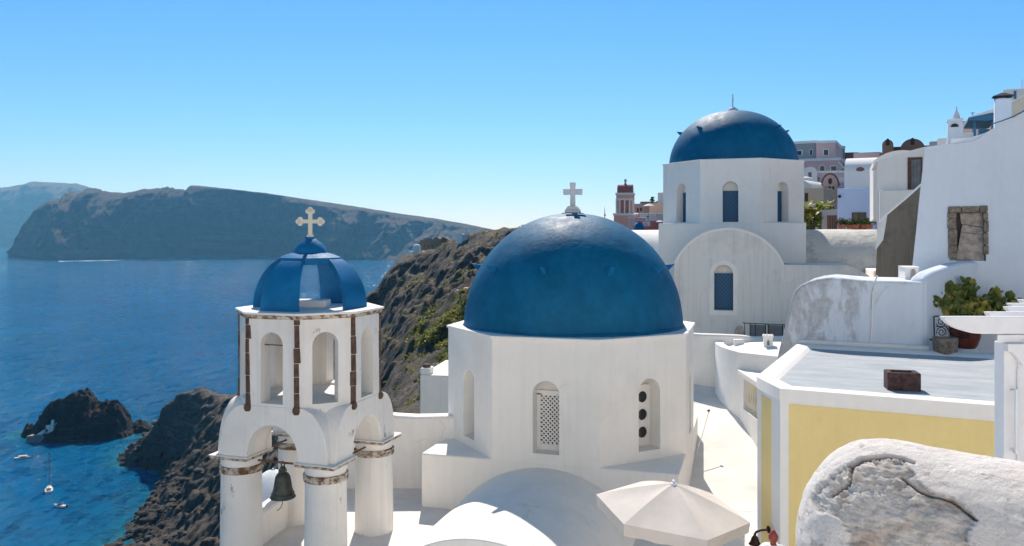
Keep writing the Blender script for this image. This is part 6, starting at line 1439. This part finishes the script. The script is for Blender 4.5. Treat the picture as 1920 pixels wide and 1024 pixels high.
house('brown_terrace_house', 'brown-grey house right behind the orange bell tower', 'house', 1187, 1206, 382, 430, 97, -14, 4, 'mauve', wins=((1196, 391, 398, 3, False), (1202, 390, 396, 3, False)), frame_mat='brown_render')
house('beige_terrace_house', 'beige house with a dark awning next to the rear church, on the skyline', 'house', 1217, 1245, 381, 430, 95, -14, 4, 'beige', wins=((1229, 403, 408, 8, False),), frame_mat='beige')
house('tan_terrace_house', 'tan house on the skyline behind the largest parasol', 'house', 1200, 1222, 378, 425, 103, -14, 4, 'tan_castle')
house('white_corner_block', 'white block just behind the left edge of the rear church drum', 'house', 1233, 1250, 361, 425, 100, -14, 4, 'white_clean')
foliage_thing('cypress', 'small dark conifer on the skyline above the beige house', spot(1223, 386, 98), 0.3, 0.3, 0.6, 420, 0.09, 'leaf_dark', True)
c_ = spot(1134, 412, 60); T = thing('mast', 'thin dark mast standing behind the big dome', 'mast', tuple(c_))
MB().tube([(0, 0, -1), (0, 0, 0.35), (-0.01, 0, 0.98)], [0.035, 0.03, 0.008], 6).build('pole', MT['iron'], T); MB().box(-0.04, 0.06, -0.04, 0.04, 0.28, 0.42).build('box', MT['iron'], T)

# ------------------------------------------------------------------ ruined castle on the headland
def gz(x, y): return float(height([x], [y])[0])
c_ = spot(781, 492, 281); T = thing('headland_chapel', 'old grey chapel with a pale dome on the headland', 'chapel', (c_.x, c_.y, c_.z), -8); k_ = 281 / FPX
mb = MB(); mb.box(-11 * k_, 14 * k_, 0, 5, -7, 15 * k_); mb.box(-16 * k_, -11 * k_, 1, 4, -7, 8 * k_); mb.box(14 * k_, 24 * k_, 0.5, 5, -7, 10 * k_); mb.build('wall', MT['grey_castle'], T, smooth=0)
MB().lathe([(8 * k_, 15 * k_), (8 * k_, 26 * k_), (7.6 * k_, 29 * k_), (5.5 * k_, 32 * k_), (3 * k_, 33.8 * k_), (0, 34.2 * k_)], 24, (-3 * k_, 2.5, 0)).build('dome', MT['white_old'], T, smooth=50)
for cx_, cz_ in ((11 * k_, 16 * k_), (-12 * k_, 15 * k_)): MB().lathe([(5 * k_, 0), (4.6 * k_, 3 * k_), (3 * k_, 5 * k_), (0, 6 * k_)], 18, (cx_, 2, cz_)).build('side_dome', MT['white_old'], T, smooth=50)
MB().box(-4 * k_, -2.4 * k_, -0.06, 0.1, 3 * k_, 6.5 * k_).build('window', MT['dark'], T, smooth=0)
c_ = spot(806, 468, 288); T = thing('ruined_castle', 'tan ruined castle wall with broken battlements on the headland', 'ruin', tuple(c_), -8); k_ = 288 / FPX
mb = MB(); mb.prism([(-18 * k_, -6), (18 * k_, -6), (18 * k_, 20 * k_), (14 * k_, 24 * k_), (8 * k_, 22 * k_), (6 * k_, 19 * k_), (-17 * k_, 18.5 * k_), (-19 * k_, 16 * k_)], 0, 4)
mb.build('wall', MT['tan_castle'], T, smooth=0)
for px in (-11, -4.5, 1.5): MB().box((px - 1.2) * k_, (px + 1.2) * k_, 0.1, 1.0, 18.3 * k_, 21.3 * k_).build('battlement', MT['brown_render'], T, smooth=0)
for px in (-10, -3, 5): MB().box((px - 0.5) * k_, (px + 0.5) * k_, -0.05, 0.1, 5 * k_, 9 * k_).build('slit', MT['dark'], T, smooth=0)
c_ = spot(836, 466, 292); T = thing('ruined_tower', 'dark broken tower stump at the right end of the headland ruins', 'ruin', tuple(c_), -8); k_ = 292 / FPX
MB().prism([(-12 * k_, -6), (16 * k_, -6), (14 * k_, 10 * k_), (6 * k_, 14 * k_), (2 * k_, 19 * k_), (-4 * k_, 21 * k_), (-11 * k_, 20 * k_)], 0, 5).build('wall', MT['brown_render'], T, smooth=0)
c_ = spot(822, 466, 284); T = thing('headland_hut', 'low grey hut in front of the ruined castle', 'hut', tuple(c_), -8); k_ = 284 / FPX
MB().prism([(-9 * k_, -4), (12 * k_, -4), (12 * k_, 8 * k_), (6 * k_, 9 * k_), (-9 * k_, 3 * k_)], 0, 3).build('wall', MT['grey_castle'], T, smooth=0)
foliage_thing('headland_bush', 'pale green bush on the headland between chapel and castle', spot(813, 478, 279), 1.3, 1.0, 0.9, 900, 0.2, ['leaf_yellow', 'leaf'], False)
for i, (px, py, w_, h_, m_, lab) in enumerate(((862, 441, 10, 4, 'white_clean', 'tiny white flat house where the hill meets the far island'), (868, 443, 20, 3, 'pale_pink', 'low pale house row on the hill crest behind the ruins'), (948, 433, 12, 2.6, 'white_clean', 'tiny white house on the hill crest left of the big dome'))):
    Yh = 246; c = spot(px, py, Yh); T = thing('crest_house', lab, 'house', tuple(c), -8, 'tiny houses on the hill crest'); k_ = Yh / FPX
    MB().box(-w_ / 2 * k_, w_ / 2 * k_, -0.5, 3, -2.5, h_ * k_).build('wall', MT[m_], T, smooth=0)
# small terrace with pink domed roof on the green slope
c_ = spot(856, 556, 176); T = thing('slope_hut', 'little hut with a pink and white domed roof on the green slope', 'hut', tuple(c_), -10); k_ = 176 / FPX
MB().box(-6 * k_, 7 * k_, 0, 2.5, -4, 5 * k_).build('wall', MT['white_old'], T, smooth=0)
MB().lathe([(6.5 * k_, 5 * k_), (6 * k_, 8 * k_), (4 * k_, 11 * k_), (1.5 * k_, 12.6 * k_), (0, 13 * k_)], 20, (0.4 * k_, 1.0, 0)).build('roof', MT['pale_pink'], T, smooth=50)
c_ = spot(874, 549, 178); T = thing('slope_house', 'small orange-roofed house beside the pink domed hut', 'house', tuple(c_), -10)
MB().box(-12 * k_, 9 * k_, 1.5, 4, -4, 4 * k_).build('wall', MT['beige'], T, smooth=0); MB().prism([(-13 * k_, 4 * k_), (10 * k_, 4 * k_), (6 * k_, 8 * k_), (-9 * k_, 8 * k_)], 1.3, 4.2).build('roof', MT['orange'], T, smooth=0)

# ------------------------------------------------------------------ chapel on the islet
ic = on_level(91, 818, SEA); Yc = 394; k_ = Yc / FPX; c_ = spot(95, 812, Yc); T = thing('islet_chapel', 'tiny white chapel with a dome and steps on the rocky islet', 'chapel', tuple(c_), 0)
MB().prism([(-7 * k_, -6), (-7 * k_, 15 * k_), (7 * k_, 15 * k_), (7 * k_, -6)], -1, 5).build('wall', MT['white_old'], T, smooth=0)
MB().lathe([(3.0 * k_, 14 * k_), (3.0 * k_, 20 * k_), (2.3 * k_, 23 * k_), (0, 24.5 * k_)], 16, (2 * k_, 1.0, 0)).build('dome', MT['white_clean'], T, smooth=50)
MB().box(9 * k_, 12 * k_, 0.2, 2, -6, 18 * k_).build('tower', MT['white_old'], T, smooth=0)
MB().prism([(-20 * k_, -6), (-20 * k_, 0.5 * k_), (-6.5 * k_, 9 * k_), (-6.5 * k_, -6)], -2.5, 1.5).build('stair_ramp', MT['white_old'], T, smooth=0)
MB().prism([(-38 * k_, -7), (-36 * k_, -2.5 * k_), (-4 * k_, -0.5 * k_), (-4 * k_, -7)], -4, 0.5).build('landing', MT['grey_castle'], T, smooth=0)
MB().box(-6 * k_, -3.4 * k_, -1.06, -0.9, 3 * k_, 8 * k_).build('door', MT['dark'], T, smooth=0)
# ------------------------------------------------------------------ boats in the bay
def hull(mb, L, B, H, bow=0.5, n=14):
    P = []
    for i in range(n + 1):
        t = i / n; wv = B / 2 * (min(1, (1 - t) / bow) ** 0.62 if t > 1 - bow else 1 - 0.12 * (1 - t / (1 - bow)) ** 2); sh = H * (1 + 0.35 * (t - 0.35) ** 2 * 3)
        P.append([(L * (t - 0.5), y * wv, z_ * sh) for y, z_ in ((-1, 1), (-0.96, 0.5), (-0.7, -0.15), (0, -0.45), (0.7, -0.15), (0.96, 0.5), (1, 1))])
    mb.grid(P); mb.add(P[0], [tuple(range(7))]); dk = [[(p[0][0], p[0][1] * 0.94, p[0][2] - 0.1), (p[0][0], -p[0][1] * 0.94, p[0][2] - 0.1)] for p in P]
    return dk
def boat(name, label, px, py, rot, L, B, H):
    c = on_level(px, py, SEA); T = thing(name, label, 'boat', tuple(c), rot); mb = MB(); dk = hull(mb, L, B, H); mb.build('hull', MT['white_paint'], T, smooth=50); MB().grid(dk).build('deck', MT['cream_stone'], T, smooth=0)
    g_ = MB(); g_.tube([(p[0][0], p[0][1], p[0][2] + 0.1) for p in dk] + [(p[1][0], p[1][1], p[1][2] + 0.1) for p in dk[::-1]], 0.06, 6); g_.build('gunwale', MT['brown_wood'] if L > 6.5 and B > 2.3 else MT['white_paint'], T); return T
T = boat('fishing_boat', 'white open fishing boat with a canvas awning, farthest left in the bay', 45, 860, 24, 7.4, 2.5, 0.75)
P = [[(x, y, 1.55 - 0.25 * (y / 0.95) ** 2) for y in np.linspace(-0.95, 0.95, 7)] for x in np.linspace(-2.2, 1.4, 5)]; MB().grid(P).build('awning', MT['canvas'], T, smooth=50)
for x in (-2.1, 1.3):
    for y in (-0.9, 0.9): MB().tube([(x, y, 0.6), (x, y, 1.3)], 0.04, 6).build('awning_post', MT['white_paint'], T)
MB().tube([(3.2, 0, 0.8), (3.3, 0, 2.3)], 0.06, 6).build('mast', MT['brown_wood'], T); MB().box(-1.5, 0.6, -0.6, 0.6, 0.55, 0.95).build('cabin', MT['brown_wood'], T, bevel=0.05)
T = boat('sailing_yacht', 'white sailing yacht with a tall bare mast in the bay', 92, 920, 118, 9.0, 3.1, 0.85)
mb = MB(); mb.prism([(-1.2, 0.7), (2.0, 0.7), (1.6, 1.15), (-1.0, 1.25)], -0.85, 0.85); mb.build('cabin', MT['white_paint'], T, bevel=0.08); MB().box(-3.6, -1.4, -0.8, 0.8, 0.70, 0.80).build('cockpit', MT['dark'], T)
MB().tube([(0.9, 0, 0.9), (0.9, 0, 14.6)], [0.2, 0.17], 8).build('mast', MT['old_wood'], T); MB().tube([(0.9, 0, 1.9), (-3.0, 0, 1.8)], 0.09, 8).build('boom', MT['white_canvas'], T)
for z_ in (5.5, 9.5): MB().tube([(0.9, -0.9, z_), (0.9, 0.9, z_)], 0.05, 6).build('spreader', MT['white_paint'], T)
MB().box(0.72, 1.08, -0.2, 0.2, 14.3, 14.9).build('masthead', MT['iron'], T)
for a, b in (((4.4, 0, 1.1), (0.9, 0, 14.2)), ((-4.3, 0, 1.0), (0.9, 0, 14.3)), ((0.8, -1.5, 0.9), (0.9, -0.9, 9.5)), ((0.8, 1.5, 0.9), (0.9, 0.9, 9.5))): MB().tube([a, b], 0.02, 4).build('stay', MT['iron'], T)
T = boat('motor_boat', 'small white motor boat with a windscreen, nearest boat in the bay', 113, 951, 168, 5.4, 2.1, 0.75)
mb = MB(); mb.prism([(-0.2, 0.6), (1.6, 0.6), (1.2, 0.95), (0.2, 1.25), (-0.2, 1.25)], -0.7, 0.7); mb.build('windscreen', MT['pane'], T, bevel=0.05); MB().box(-1.9, -0.5, -0.75, 0.75, 0.62, 0.72).build('seat', MT['canvas'], T)
MB().box(-2.95, -2.6, -0.22, 0.22, 0.3, 1.2).build('outboard', MT['iron'], T, bevel=0.05)
mb = MB(); mb.tube([(-0.6, -0.8, 0.8), (-0.6, -0.75, 1.7), (-0.6, 0.75, 1.7), (-0.6, 0.8, 0.8)], 0.035, 6); mb.build('arch', MT['white_paint'], T)
